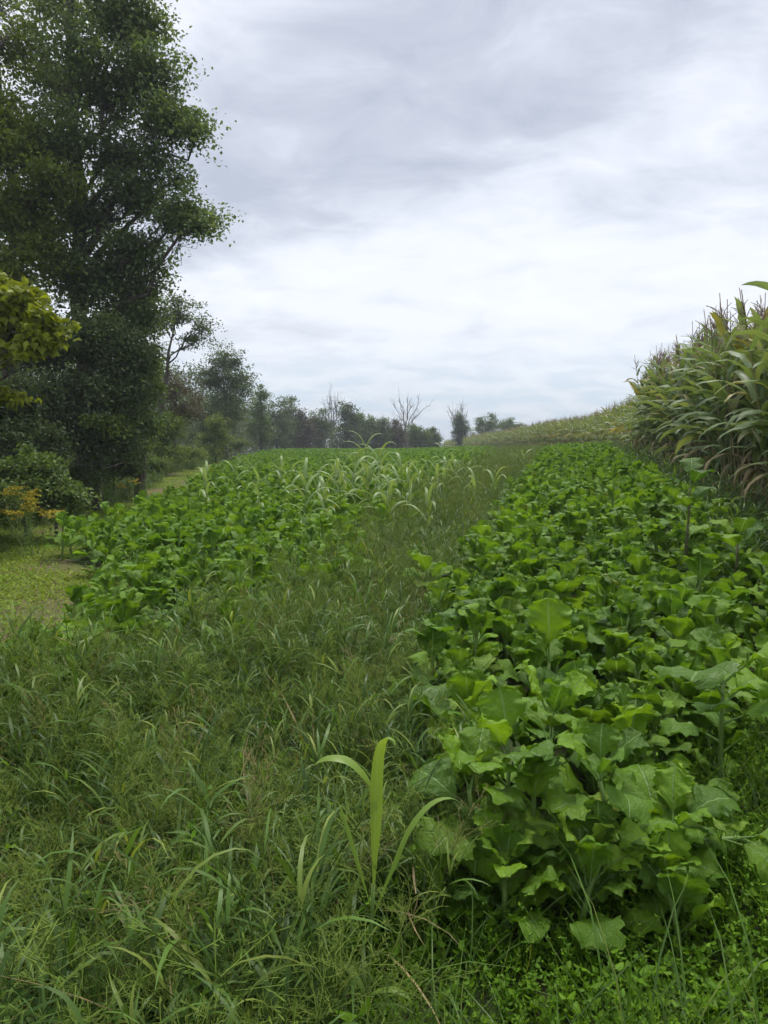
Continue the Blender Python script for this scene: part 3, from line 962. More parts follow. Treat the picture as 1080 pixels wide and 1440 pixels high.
# ------------------------------------------------------------------ grass and low herbs
def grass_leafy(seed, culms=7, h=(.30, .58), wmax=.013):
    r = np.random.default_rng(seed); B = Buf()
    for c in range(culms):
        o = np.array([r.normal(0, .06), r.normal(0, .06), 0]); hh = r.uniform(*h)
        la, le = r.uniform(0, 6.28), R(r.uniform(66, 88))
        p, _, _ = arch(la, le, hh, .25, 5, o)
        B.add(*tube(p, np.linspace(.0022, .0012, 5), 3, False), r.uniform())
        tt = r.uniform()
        for k in range(r.integers(4, 7)):
            q = r.uniform(.2, 1.0)
            s = p[0] + (p[-1] - p[0]) * q
            B.add(*blade(r.uniform(0, 6.28), R(r.uniform(38, 75)), r.uniform(.10, .23), r.uniform(.7, 2.0), r.uniform(.007, wmax), 6, s, .25, r.normal(0, .4), 1.4, 0, 0, 2, r.normal(0, .3)), np.clip(tt + r.normal(0, .15), 0, 1))
    return B.mesh('grass_source', [M['grass']])


def grass_fine(seed, n=46):
    r = np.random.default_rng(seed); B = Buf()
    for k in range(n):
        o = (r.normal(0, .09), r.normal(0, .09), 0)
        B.add(*blade(r.uniform(0, 6.28), R(r.uniform(48, 88)), r.uniform(.16, .48), r.uniform(.3, 1.7), r.uniform(.0025, .0055), 5, o, 0, 0, 1.5, 0, 0, 2, r.normal(0, .3)), r.uniform())
    return B.mesh('grass_source', [M['grass']])


def grass_panicle(seed, culms=5, h=(.36, .60), spread=.14):
    r = np.random.default_rng(seed); B = Buf()
    for c in range(culms):
        o = np.array([r.normal(0, .08), r.normal(0, .08), 0]); hh = r.uniform(*h)
        p, _, _ = arch(r.uniform(0, 6.28), R(r.uniform(62, 88)), hh, .45, 6, o)
        B.add(*tube(p, np.linspace(.0016, .0008, 6), 3, False), r.uniform(), 0)
        tt = r.uniform()
        for k in range(18):
            q = r.uniform(.52, 1.0)
            i = min(4, int(q * 5)); s = p[i] + (p[i + 1] - p[i]) * (q * 5 - i)
            a, e, l = r.uniform(0, 6.28), R(r.uniform(5, 70)), spread * r.uniform(.5, 1.2) * (1.35 - q)
            d = np.array([math.cos(a) * math.cos(e), math.sin(a) * math.cos(e), math.sin(e)])
            sd_ = np.array([-math.sin(a), math.cos(a), 0]) * .0008
            m_ = s + d * l
            B.add([s - sd_, s + sd_, m_ + sd_, m_ - sd_], [(0, 1, 2, 3)], None, tt, 0)
            for g in range(5):
                z_ = s + d * l * r.uniform(.35, 1) ; d2 = d + r.normal(0, .7, 3); d2 /= np.linalg.norm(d2)
                e_ = z_ + d2 * l * r.uniform(.15, .4)
                u_ = np.cross(d2, [0, 0, 1.]); u_ = u_ / (np.linalg.norm(u_) + 1e-6) * .0011
                B.add([z_, e_ - u_, e_ + d2 * .004, e_ + u_], [(0, 1, 2, 3)], None, tt, 0)
        for k in range(3):
            q = r.uniform(.1, .6); s = p[0] + (p[-1] - p[0]) * q
            B.add(*blade(r.uniform(0, 6.28), R(r.uniform(40, 75)), r.uniform(.12, .26), r.uniform(.8, 2), r.uniform(.004, .009), 6, s, 0, 0, 1.4, 0, 0, 2), r.uniform(), 1)
    return B.mesh('grass_source', [M['panicle'], M['grass']])


def leaflet(a, e, l, wd, start, cup=.2):
    d = np.array([math.cos(a) * math.cos(e), math.sin(a) * math.cos(e), math.sin(e)])
    s = np.array([-math.sin(a), math.cos(a), 0]); n = np.cross(d, s) * -1
    st = np.asarray(start)
    V = [st, st + d * l * .35 - s * wd * .46 + n * cup * wd, st + d * l * .45 + n * 0, st + d * l * .35 + s * wd * .46 + n * cup * wd,
         st + d * l * .78 - s * wd * .34 + n * cup * wd * .4, st + d * l - n * .1 * l, st + d * l * .78 + s * wd * .34 + n * cup * wd * .4]
    return V, [(0, 2, 1), (0, 3, 2), (1, 2, 4), (2, 5, 4), (2, 3, 6), (2, 6, 5)]


def herb(seed, n=9, h=.16, ll=.028, rad=.10):
    """low leafy weed: branching shoots with opposite oval leaves"""
    r = np.random.default_rng(seed); B = Buf()
    for c in range(n):
        o = np.array([r.normal(0, rad * .6), r.normal(0, rad * .6), 0]); hh = h * r.uniform(.5, 1.2)
        p, _, _ = arch(r.uniform(0, 6.28), R(r.uniform(45, 88)), hh, .4, 6, o)
        B.add(*tube(p, np.linspace(.0016, .0009, 6), 3, False), .8)
        tt = r.uniform(); a = r.uniform(0, 6)
        for k in range(1, 6):
            a += PI / 2
            for sgn in (0, PI):
                l = ll * r.uniform(.7, 1.3) * (1.1 - .08 * k)
                B.add(*leaflet(a + sgn + r.normal(0, .3), R(r.uniform(-5, 50)), l, l * r.uniform(.5, .75), p[k]), None, np.clip(tt + r.normal(0, .12), 0, 1))
    return B.mesh('herb_source', [M['herb']])


def turf(seed, n=60, h=.045):
    r = np.random.default_rng(seed); B = Buf()
    for k in range(n):
        o = (r.normal(0, .09), r.normal(0, .09), 0)
        if r.uniform() < .5:
            l = r.uniform(.015, .03)
            B.add(*leaflet(r.uniform(0, 6.28), R(r.uniform(0, 45)), l, l * .7, (o[0], o[1], r.uniform(.004, h * .6))), None, r.uniform())
        else:
            B.add(*blade(r.uniform(0, 6.28), R(r.uniform(30, 80)), r.uniform(.4, 1.3) * h, 1.0, .004, 4, o, 0, 0, 1.4, 0, 0, 2), r.uniform())
    return B.mesh('turf_source', [M['turf']])


M['straw'] = leaf_material('dry_straw', (.22, .17, .08), (.32, .26, .14), .2, .75, .15, attr=True, val=.5)


def straw(seed, n=16):
    r = np.random.default_rng(seed); B = Buf()
    for k in range(n):
        o = (r.normal(0, .12), r.normal(0, .12), r.uniform(0, .22))
        B.add(*blade(r.uniform(0, 6.28), R(r.uniform(-10, 65)), r.uniform(.15, .45), r.uniform(.1, 1.2), r.uniform(.0025, .007), 5, o, 0, r.normal(0, .6), 1.5, 0, 0, 2, r.normal(0, .5)), r.uniform())
    return B.mesh('straw_source', [M['straw']])


G_STRAW = [proto('straw_source', straw(90 + i)) for i in range(3)]
G_LEAFY = [proto('grass_source', grass_leafy(i)) for i in range(6)]
G_FINE = [proto('grass_source', grass_fine(20 + i)) for i in range(4)]
G_PAN = [proto('grass_source', grass_panicle(40 + i)) for i in range(6)]
G_HERB = [proto('herb_source', herb(60 + i, *q)) for i, q in enumerate([(9, .16, .026), (12, .20, .018, .08), (8, .12, .032), (14, .22, .013, .07), (9, .15, .022)])]
G_TURF = [proto('turf_source', turf(80 + i)) for i in range(4)]


def gr_left(Y):
    return np.interp(Y, [0, 3.4, 4.3], [-3.6, -3.6, -2.7])


def test_grass(X, Y):
    inner = (Y > 3.7) & (X > lp_left(Y) + .1) & (X < lp_right(Y) - np.abs(rng.normal(0, .3, len(X))))
    lane = (Y > 3.9) & (X < lp_left(Y) + .1)
    near_ok = (X > gr_left(Y)) & (X < np.where(Y < 2.1, -.20 + .05 * np.sin(Y * 9), rb_left(np.maximum(Y, 2.0)) + .02)) & ~inner & ~lane & (Y < 50) & (np.hypot(X - hx, Y - hy) > .17) & ~((np.abs(X - hx * Y / hy) < .10) & (Y < hy))
    far_ok = False
    return (near_ok | far_ok) & in_view(X, Y)


def grow(protos, step, y0, y1, s0, s1, extra=None, tilt=.12):
    X, Y = jitter_points(-4, 12, y0, y1, step, lambda a, c: test_grass(a, c) & (extra(a, c) if extra else True))
    return points(X, Y, s0, s1, len(protos), tilt)


allp = G_LEAFY + G_FINE + G_PAN + G_STRAW + G_HERB


def shift(p, k):
    p = p.copy(); p[:, 7] += k; return p


pat = lambda X, Y: np.sin(X * 2.1 + 1) * np.sin(Y * 1.7 + .4) + rng.normal(0, .5, len(X))
gp = [grow(G_LEAFY, .122, .9, 5.5, .65, 1.12), shift(grow(G_FINE, .125, .9, 5.5, .7, 1.15), 6), shift(grow(G_PAN, .15, .9, 7, .8, 1.2), 10),
      grow(G_LEAFY, .20, 5.5, 14, .75, 1.15), grow(G_LEAFY, .36, 14, 46, .8, 1.2), shift(grow(G_FINE, .22, 5.5, 16, .8, 1.2), 6), shift(grow(G_PAN, .21, 7, 20, .8, 1.25), 10), shift(grow(G_PAN, .34, 20, 50, .9, 1.3), 10), shift(grow(G_FINE, .34, 16, 50, .8, 1.2), 6)]
gp += [shift(grow(G_STRAW, .27, .9, 9, .7, 1.2), 16), shift(grow(G_HERB, .26, .9, 6, 1.2, 2.4), 19)]
gp = np.concatenate(gp)
wv_ = np.sin(gp[:, 0] * 3.1 + 1.7 * np.sin(gp[:, 1] * 2.3)) * np.sin(gp[:, 1] * 2.9 + gp[:, 0] * 1.3)
gp[:, 6] *= 1 + .24 * wv_ + rng.normal(0, .06, len(gp))
gp = gp[(wv_ + rng.normal(0, .5, len(gp)) > -.85)]
scatter('grass', allp, gp, 'tall tangled seeding grass filling the strip between the crop plots', 'grass')

# low herbs in front of and under the near plants, and along the grass foot
X, Y = jitter_points(-.5, 3.2, 1.1, 4.2, .075, lambda a, c: in_view(a, c) & (c < front(a) + .35) & (a > -.34 + .12 * np.sin(c * 7)))
pt_ = np.sin(X * 5.3 + 1.2 * np.sin(Y * 4.1)) * np.sin(Y * 6.1 + X * 2)
keep = pt_ + rng.normal(0, .45, len(X)) > -1.4
X, Y, pt_ = X[keep], Y[keep], pt_[keep]
hp = points(X, Y, .6, 1.4, 5, .14, size=rng.uniform(.55, 1.25, len(X)) * (1 + .35 * pt_))
hp[:, 7] = np.where(rng.uniform(size=len(hp)) < .05, 5, hp[:, 7])
scatter('low_herbs', G_HERB + [G_FINE[0]], hp, 'low bright green herbs covering the ground at the foot of the brassica', 'ground cover')
# weeds between crop band and corn
X, Y = jitter_points(1.5, 14, 3.2, 40, .2, lambda a, c: (a > rb_right(c) - .15) & (a < corn_x(c) + .1) & (a < .56 * c + .4))
wp = points(X, Y, .8, 1.4, 10, .12)
scatter('weeds', G_LEAFY + G_FINE, wp, 'rank grass and weeds in the gap along the corn stalks', 'grass')
# the mown path
X, Y = jitter_points(-18, 0, 4.0, 45, .115, lambda a, c: (a > wood_x(c)) & (a < lp_left(c) + .35) & (np.abs(a) < .56 * c + .6) & (np.sin(a * 1.9 + .7 * np.sin(c * 1.1)) * np.sin(c * 1.3 + a) + rng.normal(0, .45, len(a)) > -.4) & ((c < 18) | (rng.uniform(size=len(a)) < .4)))
scatter('mown_turf', G_TURF, points(X, Y, .6, 1.9, 4, .06), 'short yellow-green growth on the mown path by the wood', 'grass')
# long grass where path meets the wood
X, Y = jitter_points(-20, -3, 8.5, 50, .2, lambda a, c: (a > wood_x(c) - .4) & (a < wood_x(c) + .7 + .3 * np.sin(c * 2)) & (np.abs(a) < .56 * c + .6))
scatter('woodside_grass', G_LEAFY + G_FINE + G_PAN, points(X, Y, .7, 1.3, 16, .12), 'uncut grass along the foot of the woodland shrubs', 'grass')


# ------------------------------------------------------------------ trees and shrubs
def leaf_cloud(C, N, spread, size, r, droop=.35, shape='oval', flat=.75, tcl=None):
    """leaves around cluster centres C (m,3): every leaf two triangles folded on its midrib -> V, F, tint"""
    m = len(C)
    cid = np.repeat(np.arange(m), N)
    n = len(cid)
    off = r.normal(0, 1, (n, 3)); off /= np.linalg.norm(off, axis=1, keepdims=True)
    off *= (r.uniform(0, 1, (n, 1)) ** .5)
    sp = spread if np.isscalar(spread) else np.asarray(spread)[cid][:, None]
    ax = r.normal(0, 1, (m, 3)) * np.array([1, 1, .45]); ax /= np.linalg.norm(ax, axis=1, keepdims=True)
    along = np.sum(off * ax[cid], 1, keepdims=True)
    off = off * .62 + ax[cid] * along * .75                # sprays: longer along the twig than across
    P = C[cid] + off * sp * np.array([1, 1, flat])
    a = r.uniform(0, 2 * PI, n); e = r.normal(-droop, .55, n)
    d = np.stack([np.cos(a) * np.cos(e), np.sin(a) * np.cos(e), np.sin(e)], 1)
    up = r.normal(0, .55, (n, 3)) + np.array([0, 0, 1.])
    s = np.cross(d, up); s /= np.linalg.norm(s, axis=1, keepdims=True) + 1e-6
    nn = np.cross(s, d)
    l = size * r.uniform(.65, 1.3, (n, 1))
    if shape == 'oval':
        q = l * .34
        V = np.stack([P, P + d * l * .5 - s * q + nn * l * .08, P + d * l - nn * l * .08, P + d * l * .5 + s * q + nn * l * .08], 1)
        F = np.array([[0, 2, 1], [0, 3, 2]])
    else:                                               # five-pointed
        k = l
        V = np.stack([P, P + d * k * .30 - s * k * .50, P + d * k * .55 - s * k * .22 + nn * k * .06, P + d * k - nn * k * .1,
                      P + d * k * .55 + s * k * .22 + nn * k * .06, P + d * k * .30 + s * k * .50], 1)
        F = np.array([[0, 2, 1], [0, 3, 2], [0, 4, 3], [0, 5, 4]])
    nv = V.shape[1]
    FF = (F[None] + (np.arange(n) * nv)[:, None, None]).reshape(-1, 3)
    ct = r.uniform(0, 1, m) if tcl is None else tcl
    t = np.clip(.55 * ct[cid] + .45 * r.uniform(0, 1, n), 0, .999)
    return V.reshape(-1, 3), FF, np.repeat(t, nv)


def wiggle(a, c, n, amp, r, sag=0.0):
    a, c = np.asarray(a, float), np.asarray(c, float)
    t = np.linspace(0, 1, n)[:, None]
    p = a + (c - a) * t
    L = np.linalg.norm(c - a)
    p[1:-1] += r.normal(0, amp * L, (n - 2, 3))
    p[:, 2] += sag * L * (np.sin(PI * t[:, 0]))
    return p


def tree(name, label, base, height, trunk_r, lobes, mat, leaf=.10, per=90, spread=.5, seed=0, bark='bark', cat='tree', group=None,
         droop=.35, shape='oval', flat=.75, lean=(0, 0), limbs=True, shell=.5, twig=.012, more=1.0):
    """lobes: (centre, radii, number of leaf clusters); trunk, limbs and crown become parts"""
    r = np.random.default_rng(seed)
    x, y = base
    g = gz(x, y)
    root = link(name, None); root.empty_display_size = .3
    root.location = (x, y, g)
    prop(root, label, cat, group)
    O = np.array([x, y, g])
    tp = np.array([(0, 0, -.15), (0, 0, height * .06)] + [(lean[0] * q ** 1.5 + r.normal(0, .012 * height), lean[1] * q ** 1.5 + r.normal(0, .012 * height), height * q) for q in (.2, .35, .5, .65, .8, 1.0)])
    tr = trunk_r * np.array([1.35, 1.05, .92, .82, .68, .52, .34, .10])
    link('trunk', mesh('trunk', *tube(tp, tr, 9), [M[bark]]), root)
    B = Buf()
    Cs, Ss = [], []
    for (c, rad, nc) in lobes:
        c = np.asarray(c, float) - O; rad = np.asarray(rad, float); nc = int(nc * more)
        # limb from the trunk to the lobe
        hd = math.hypot(c[0] - lean[0] * .5, c[1] - lean[1] * .5)
        za = np.clip(c[2] - .75 * hd - .2 * rad[2], height * .10, height * .88)
        k = np.searchsorted(tp[:, 2], za); k = min(max(k, 1), len(tp) - 1)
        f_ = (za - tp[k - 1, 2]) / (tp[k, 2] - tp[k - 1, 2])
        A = tp[k - 1] + (tp[k] - tp[k - 1]) * f_
        ra = np.interp(za, tp[:, 2], tr) * .55
        lp = wiggle(A, c + r.normal(0, .1, 3) * rad, 7, .045, r, .06)
        if limbs and np.linalg.norm(c - A) > .4:
            link('limb', mesh('limb', *tube(lp, np.linspace(ra, max(twig, ra * .18), 7), 6), [M[bark]]), root)
        d = r.normal(0, 1, (nc, 3)); d /= np.linalg.norm(d, axis=1, keepdims=True)
        q = (shell + (1 - shell) * r.uniform(0, 1, (nc, 1))) * r.uniform(.85, 1.08, (nc, 1))
        inner = r.uniform(0, 1, (nc, 1)) < .25
        q = np.where(inner, q * .55, q)
        C = c + d * q * rad
        C = C[C[:, 2] > .15]
        for p in C:
            j = r.integers(2, 7)
            pth = wiggle(lp[j], p, 5, .07, r, .05)
            B.add(*tube(pth, np.linspace(twig * 1.3, twig * .35, 5), 3, False), .5, 1)
        Cs.append(C); Ss.append(np.full(len(C), 1.0))
    C = np.concatenate(Cs)
    sp = spread * r.uniform(.6, 1.3, len(C))
    V, F, t = leaf_cloud(C, per, sp, leaf, r, droop, shape, flat)
    tv = np.concatenate(B.V); tf = []
    for q in B.F:
        tf += [(q[0], q[1], q[2]), (q[0], q[2], q[3])]
    tf = np.array(tf) + len(V)
    AV = np.concatenate([V, tv]); AF = np.concatenate([F, tf]); AT = np.concatenate([t, np.full(len(tv), .5)])
    mi = np.concatenate([np.zeros(len(F), int), np.ones(len(tf), int)])
    link('crown', mesh('crown', AV, AF, None, [M[mat], M[bark]], mi, AT, smooth=False), root)
    return root


def lobe(px, py, D, rx, ry, n, rd=None):
    """lobe from its middle and half-size in photograph pixels at a distance in metres"""
    c = at(px, py, D); s = D / 1000
    return (c, (rx * s, (rd or (rx + ry) / 2) * s, ry * s), n)


def base_at(px, D):
    return (ray(px, 640).x * D, D)


# the tall oak-like tree whose limbs reach out over the path
D = 18
tree('oak_tree', 'tallest dark green tree reaching limbs out over the field edge', base_at(118, D), 15.0, .21, [
    lobe(120, -60, D, 95, 60, 70), lobe(175, 25, D, 62, 55, 62), lobe(80, 10, D + 1.5, 60, 40, 26), lobe(205, 105, D - .5, 55, 50, 58), lobe(240, 165, D - .8, 46, 34, 42),
    lobe(135, 130, D, 60, 55, 48), lobe(160, 215, D, 52, 45, 42), lobe(195, 270, D - .6, 55, 32, 40), lobe(255, 305, D - 1, 46, 24, 36), lobe(120, 300, D, 70, 45, 50),
    lobe(190, 350, D - .6, 48, 36, 42), lobe(130, 390, D - .3, 80, 50, 80), lobe(175, 450, D - .3, 42, 40, 50), lobe(70, 110, D + 1.5, 55, 60, 40), lobe(60, 220, D + 1.5, 60, 60, 44), lobe(50, 330, D + 1, 60, 60, 44), lobe(-20, 0, D + 2, 70, 60, 34), lobe(105, 70, D - 1.2, 40, 50, 26), lobe(95, 190, D - 1.2, 40, 50, 26), lobe(275, 185, D - 1, 22, 12, 9), lobe(282, 318, D - 1.2, 22, 10, 9), lobe(215, 30, D, 18, 30, 9), lobe(212, 225, D - .6, 24, 24, 14), lobe(205, 395, D - .5, 30, 30, 18), lobe(205, 445, D - .4, 22, 30, 14), lobe(250, 250, D - .8, 16, 14, 6)],
    'oak_foliage', leaf=.10, per=56, spread=.62, seed=1, shell=.25, more=1.4, twig=.008)
D = 16.5
tree('maple_tree', 'yellowish green maple with slim straight trunk beside the dark tall tree', base_at(22, D), 13, .15, [
    lobe(10, 60, D + 1, 60, 40, 26), lobe(30, 200, D, 60, 60, 62), lobe(-20, 150, D, 60, 60, 40), lobe(20, 290, D, 62, 45, 52), lobe(75, 250, D - .4, 36, 40, 24), lobe(0, 380, D - .4, 50, 45, 40), lobe(60, 350, D, 40, 40, 26)],
    'maple_foliage', leaf=.10, per=64, spread=.48, more=1.3, twig=.008, seed=2, shell=.35)
D = 10.5
tree('maple_tree', 'near maple bough with bright yellow-green leaves hanging over the wood edge', (-7.6, D), 6.2, .11, [
    lobe(25, 425, D, 38, 26, 20), lobe(55, 470, D - .2, 28, 34, 20), lobe(15, 475, D, 40, 36, 22), lobe(-30, 440, D, 50, 50, 24), lobe(-10, 400, D + .3, 40, 26, 12), lobe(0, 555, D, 26, 16, 9), lobe(-60, 480, D, 50, 60, 20)],
    'maple_bright', leaf=.125, per=60, spread=.24, seed=3, shape='maple', droop=.75, shell=.3)
# dark understorey trees under the tall ones
D = 15.5
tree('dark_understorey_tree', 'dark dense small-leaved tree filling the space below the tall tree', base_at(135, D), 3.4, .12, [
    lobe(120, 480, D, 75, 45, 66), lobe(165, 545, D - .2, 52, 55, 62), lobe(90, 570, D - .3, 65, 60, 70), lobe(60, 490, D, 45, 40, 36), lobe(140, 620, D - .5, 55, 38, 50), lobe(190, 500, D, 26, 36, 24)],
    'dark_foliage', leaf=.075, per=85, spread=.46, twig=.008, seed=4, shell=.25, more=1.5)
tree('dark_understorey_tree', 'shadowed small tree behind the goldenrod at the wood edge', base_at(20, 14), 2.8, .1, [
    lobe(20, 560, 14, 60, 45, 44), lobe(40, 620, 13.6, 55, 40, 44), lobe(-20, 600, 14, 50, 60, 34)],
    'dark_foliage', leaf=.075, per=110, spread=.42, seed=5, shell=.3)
tree('vine_clad_tree', 'mid green vine-covered tree on the right flank of the tall tree', base_at(195, 20), 5.2, .13, [
    lobe(192, 430, 20, 30, 45, 36), lobe(200, 510, 19.7, 26, 45, 36), lobe(185, 580, 19.5, 36, 45, 40), lobe(214, 545, 19.6, 16, 20, 12), lobe(212, 600, 19.2, 20, 24, 16), lobe(175, 625, 18.6, 34, 22, 24), lobe(150, 600, 14.6, 22, 18, 12)],
    'mid_foliage', leaf=.09, per=95, spread=.42, seed=6, shell=.3)
# the open, twisted tree further along
D = 31.5
tree('gnarled_tree', 'open crowned gnarled tree with curving bare limbs against the sky', base_at(222, D), 6.6, .17, [
    lobe(255, 440, D, 34, 22, 26), lobe(290, 462, D, 20, 16, 14), lobe(225, 450, D, 24, 24, 15), lobe(270, 480, D, 24, 14, 11), lobe(215, 490, D, 18, 22, 10), lobe(255, 425, D, 20, 14, 9)],
    'grey_foliage', leaf=.10, per=52, spread=.52, seed=7, lean=(.9, 0), shell=.45, twig=.02)
tree('rusty_shrub', 'brownish twiggy thicket tree below the gnarled tree', base_at(248, 34), 4.2, .08, [
    lobe(240, 545, 34, 34, 28, 34), lobe(262, 575, 34, 34, 30, 36), lobe(228, 590, 33.5, 22, 26, 18)],
    'rust_foliage', leaf=.085, per=90, spread=.62, seed=8, cat='shrub', shell=.3)
D = 50
tree('grey_green_tree', 'broad grey-green tree rising beyond the gnarled tree', base_at(318, D), 6.2, .2, [
    lobe(318, 508, D, 24, 22, 28), lobe(300, 535, D, 28, 24, 30), lobe(338, 540, D, 20, 26, 28), lobe(320, 575, D, 38, 28, 40), lobe(300, 600, D, 30, 24, 24)],
    'grey_foliage', leaf=.14, per=110, spread=.9, seed=9, shell=.35)
D = 70
tree('pointed_tree', 'narrow pointed dark tree in the receding tree row', base_at(368, D), 5.6, .16, [
    lobe(368, 552, D, 9, 14, 12), lobe(366, 578, D, 16, 18, 20), lobe(364, 606, D, 24, 20, 30)],
    'mid_foliage', leaf=.17, per=95, spread=.9, seed=10, shell=.3)
tree('lime_shrub', 'pale lime green bush in front of the receding tree row', base_at(303, 43), 2.6, .05, [
    lobe(300, 596, 43, 18, 16, 18), lobe(310, 614, 43, 14, 16, 14), lobe(290, 615, 43, 14, 15, 12), lobe(300, 632, 42.6, 22, 12, 14)], 'lime_foliage', leaf=.12, per=80, spread=.48, seed=11, cat='shrub', shell=.3)
tree('yellowing_shrub', 'yellow-tinged shrub beside the mown path below the rusty thicket', base_at(232, 30), 2.6, .06, [
    lobe(228, 592, 30, 22, 18, 22), lobe(246, 602, 30, 15, 22, 18), lobe(222, 622, 29.8, 24, 20, 22), lobe(236, 640, 29.5, 28, 14, 16)], 'lime_foliage', leaf=.095, per=75, spread=.42, seed=12, cat='shrub', shell=.3)
# low bramble and brush along the foot of the wood
for i, (px, py, D, rx, ry, mt, lb) in enumerate([
        (30, 655, 11.5, 60, 36, 'mid_foliage', 'green bramble bush at the foot of the shadowed small tree'),
        (75, 690, 11.2, 38, 34, 'mid_foliage', 'leafy green weed bush beside the goldenrod'),
        (-20, 700, 10.5, 50, 40, 'mid_foliage', 'bramble bush behind the goldenrod at the wood edge'),
        (105, 672, 15, 44, 24, 'mid_foliage', 'low olive green bush under the dense understorey tree'),
        (158, 655, 19, 44, 20, 'mid_foliage', 'low green brush where the path bends into the trees'),
        (200, 647, 25.5, 34, 14, 'mid_foliage', 'light green brush in front of the yellow-tinged shrub'),
        (262, 635, 36, 24, 10, 'lime_foliage', 'yellow-green brush at the far end of the mown path'),
        (325, 622, 52, 26, 13, 'mid_foliage', 'green brush below the broad grey-green tree')]):
    tree('bush', lb, base_at(px, D), .9, .03, [lobe(px, py, D, rx, ry, 26), lobe(px + rx * .5, py + ry * .3, D - .2, rx * .6, ry * .7, 14), lobe(px - rx * .5, py + ry * .35, D, rx * .6, ry * .7, 14)],
         mt, leaf=.07 if D < 18 else .09, per=80, spread=.30 if D < 20 else .45, seed=30 + i, cat='shrub', group='bushes along the wood edge', limbs=False, shell=.3)
# far tree line across the end of the field
FT = [(390, 594, 84, 17, 30, 'grey_foliage', 'greyish tree just past the pointed dark tree'),
      (408, 590, 92, 14, 26, 'grey_foliage', 'rounded tree at the start of the far tree line'),
      (428, 602, 92, 13, 20, 'rust_foliage', 'brownish tree below the first bare tree'),
      (449, 600, 96, 13, 20, 'grey_foliage', 'grey-green tree beside the first bare tree'),
      (489, 592, 92, 16, 22, 'dark_foliage', 'dark round tree right of the first bare tree'),
      (512, 600, 98, 14, 18, 'mid_foliage', 'dark green tree behind the tallest sorghum'),
      (535, 606, 98, 14, 17, 'grey_foliage', 'grey-green tree between the two bare trees'),
      (557, 608, 100, 13, 15, 'rust_foliage', 'brownish tree at the foot of the second bare tree'),
      (588, 611, 102, 13, 12, 'mid_foliage', 'low green tree right of the second bare tree'),
      (606, 614, 104, 10, 9, 'dark_foliage', 'lowest dark bush ending the far tree line'),
      (648, 598, 112, 8, 14, 'dark_foliage', 'ivy-clad stub tree by the third bare tree'),
      (684, 598, 118, 17, 14, 'mid_foliage', 'green rounded tree beyond the corn rise'),
      (716, 600, 122, 16, 9, 'mid_foliage', 'low spreading tree beyond the corn rise')]
for i, (px, py, D, rx, ry, mt, lb) in enumerate(FT):
    rx, ry = rx * 1.12, ry * 1.15
    ztop = at(px, py - ry, D).z - gz(*base_at(px, D))
    tree('far_tree', lb, base_at(px, D), ztop * .7, .16, [lobe(px - rx * .35, py - ry * .25, D, rx * .75, ry * .75, 24), lobe(px + rx * .4, py, D, rx * .8, ry * .8, 24), lobe(px + rx * (.5 - (i * .37) % 1), py - ry * .75, D, rx * .3, ry * .5, 7), lobe(px, py + ry * .6, D, rx * 1.5, ry * .8, 40), lobe(px, py + ry * 1.3, D, rx * 1.6, ry * .6, 30)],
         mt, leaf=.2, per=60, spread=.95, seed=60 + i, group='trees of the far tree line', shell=.3, twig=.02)


def bare_tree(label, px, py_top, D, seed, wide=.5, ivy=False):
    r = np.random.default_rng(seed)
    x, y = base_at(px, D); g = gz(x, y)
    h = at(px, py_top, D).z - g
    root = link('bare_tree', None); root.location = (x, y, g); root.empty_display_size = .3
    prop(root, label, 'tree', 'leafless trees of the far tree line')
    tp = wiggle((0, 0, -.2), (r.normal(0, .2), 0, h * .45), 5, .02, r)
    link('trunk', mesh('trunk', *tube(tp, np.linspace(.2, .12, 5), 7), [M['pale_bark']]), root)
    T = Buf()
    for k in range(9):
        a = r.uniform(0, 6.28); sp = r.uniform(.15, 1) * wide
        st = tp[r.integers(2, 5)]
        hh = (h - st[2]) * (1 - .35 * (sp / wide) ** 2) * r.uniform(.85, 1)
        e = st + np.array([math.cos(a) * sp * h * .5, math.sin(a) * sp * h * .5, hh])
        p = wiggle(st, e, 8, .03, r, .03)
        link('limb', mesh('limb', *tube(p, np.linspace(.085, .025, 8), 5), [M['pale_bark']]), root)
        for q in range(10):
            s = p[r.integers(2, 8)]
            d = (e - st) * r.uniform(.12, .3) + r.normal(0, .5, 3); d[2] = abs(d[2])
            T.add(*tube(wiggle(s, s + d, 4, .05, r), np.linspace(.028, .012, 4), 3, False))
    link('twigs', mesh('twigs', np.concatenate(T.V), T.F, None, [M['pale_bark']]), root)


bare_tree('first bare leafless tree above the far tree line, slim and upright', 466, 553, 100, 1, .45)
bare_tree('widest bare leafless tree fanning out above the far tree line', 570, 557, 104, 2, .8)
bare_tree('bare forked tree with ivy beside it near the corn rise', 642, 569, 114, 3, .7)

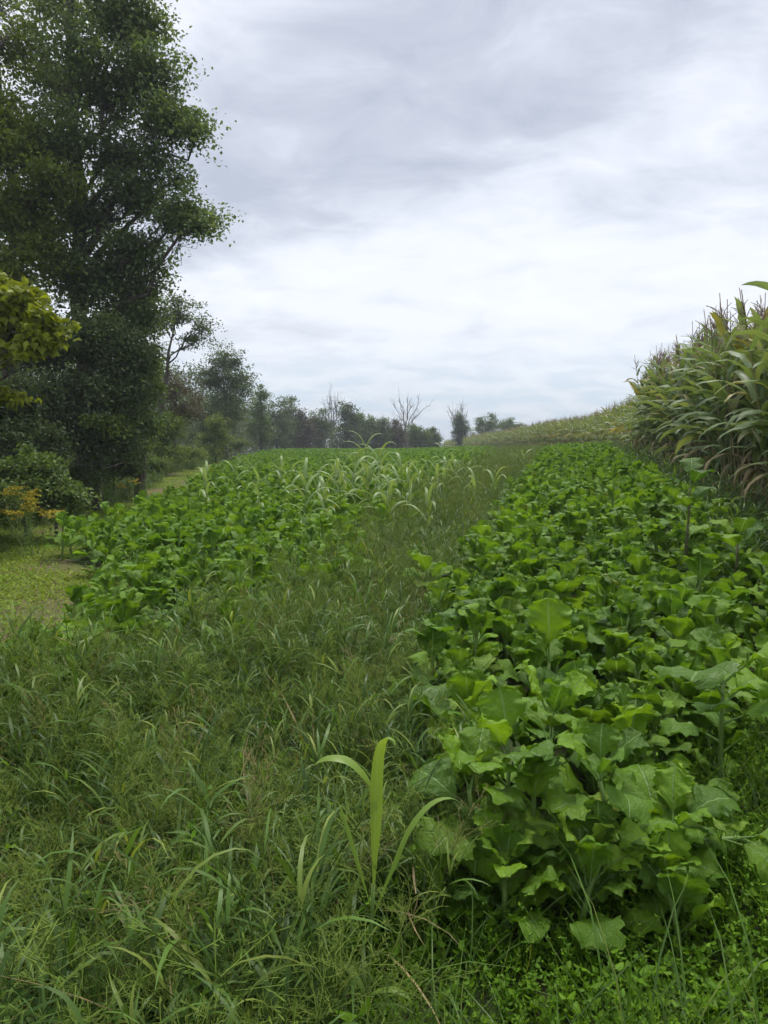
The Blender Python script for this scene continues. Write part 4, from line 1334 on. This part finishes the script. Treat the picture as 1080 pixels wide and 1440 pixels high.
# goldenrod in bloom
def goldenrod(px, py, D, seed, n, label):
    r = np.random.default_rng(seed)
    c = at(px, py, D); x, y = c.x, c.y; g = gz(x, y); h = max(.5, c.z - g)
    root = link('goldenrod', None); root.location = (x, y, g); root.empty_display_size = .1
    prop(root, label, 'wildflower', 'goldenrod at the wood edge')
    for k in range(n):
        e = np.array([r.normal(0, .34), r.normal(0, .3), h * r.uniform(.75, 1.1)])
        p = wiggle((e[0] * .3, e[1] * .3, 0), e, 5, .02, r)
        B = Buf(); B.add(*tube(p, np.linspace(.005, .003, 5), 4, False), .5, 0)
        for j in range(26):
            s = p[0] + (p[-1] - p[0]) * r.uniform(.25, .9)
            B.add(*leaflet(r.uniform(0, 6.28), R(r.uniform(0, 50)), .09, .02, s), None, r.uniform(), 1)
        link('stem', B.mesh('stem', [M['stem'], M['mid_foliage']]), root)
        B = Buf()
        for j in range(12):
            pa, _, _ = arch(r.uniform(0, 6.28), R(50), r.uniform(.07, .16), 1.6, 6, p[-1] - np.array([0, 0, .10]) * r.uniform(0, 1))
            for q in pa[1:]:
                for z_ in range(3):
                    B.add(*leaflet(r.uniform(0, 6.28), R(r.uniform(0, 80)), .022, .018, q + r.normal(0, .006, 3)), None, r.uniform(), 0)
        link('flower_head', B.mesh('flower_head', [M['goldenrod_bloom']]), root)


goldenrod(42, 708, 9.6, 1, 7, 'largest goldenrod clump in yellow bloom at the wood edge')
goldenrod(28, 690, 9.9, 2, 4, 'smaller goldenrod clump with few yellow plumes behind the largest one')
goldenrod(163, 675, 15, 3, 2, 'single goldenrod stem glowing yellow where the path narrows')
goldenrod(240, 634, 30, 4, 5, 'yellow goldenrod clump by the yellow-tinged shrub')

# the wood behind the edge trees, one dark mass
r = np.random.default_rng(5)
Cs = []
for k in range(2100):
    yy = r.uniform(10, 96); off = r.uniform(1.5, 10)
    xx = wood_x(yy) - off * .9
    hh = r.uniform(.03, 1) ** 1.1 * np.interp(yy, [12, 20, 28, 45, 60, 96], [7.5, 8.5, 5.4, 7.0, 6.6, 6.4])
    Cs.append((xx, yy, gz(xx, yy) + hh))
V, F, t = leaf_cloud(np.array(Cs), 56, .95, .16, r)
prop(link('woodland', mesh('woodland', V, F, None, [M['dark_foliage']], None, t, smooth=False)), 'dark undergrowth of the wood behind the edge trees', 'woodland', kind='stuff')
Cs = []
for k in range(850):
    xx = r.uniform(-34, 8); yy = r.uniform(106, 114)
    Cs.append((xx, yy, gz(xx, yy) + r.uniform(.1, 1) * np.interp(xx, [-20, -8, 0, 8], [6.0, 4.9, 4.0, 2.6])))
V, F, t = leaf_cloud(np.array(Cs), 30, 1.2, .3, r)
prop(link('woodland', mesh('woodland', V, F, None, [M['grey_foliage']], None, t, smooth=False)), 'grey-green hedge mass behind the far tree line', 'woodland', kind='stuff')

# ------------------------------------------------------------------ thin damp air over the field
hz = bpy.data.materials.new('haze'); hz.use_nodes = True
b = NB(hz.node_tree); b.n.clear()
out = b.new('ShaderNodeOutputMaterial'); pv = b.new('ShaderNodeVolumePrincipled')
pv.inputs['Color'].default_value = (.86, .92, 1.0, 1)
pv.inputs['Density'].default_value = .0010
b.l.new(pv.outputs[0], out.inputs['Volume'])
x0, x1, y0, y1, z0, z1 = -950, 950, -80, 1550, -16, 26
V = [(x, y, z) for z in (z0, z1) for y in (y0, y1) for x in (x0, x1)]
F = [(0, 2, 3, 1), (4, 5, 7, 6), (0, 1, 5, 4), (2, 6, 7, 3), (0, 4, 6, 2), (1, 3, 7, 5)]
prop(link('haze', mesh('haze', V, F, None, [hz], smooth=False)), 'thin pale haze hanging over the whole field', 'haze', kind='stuff')
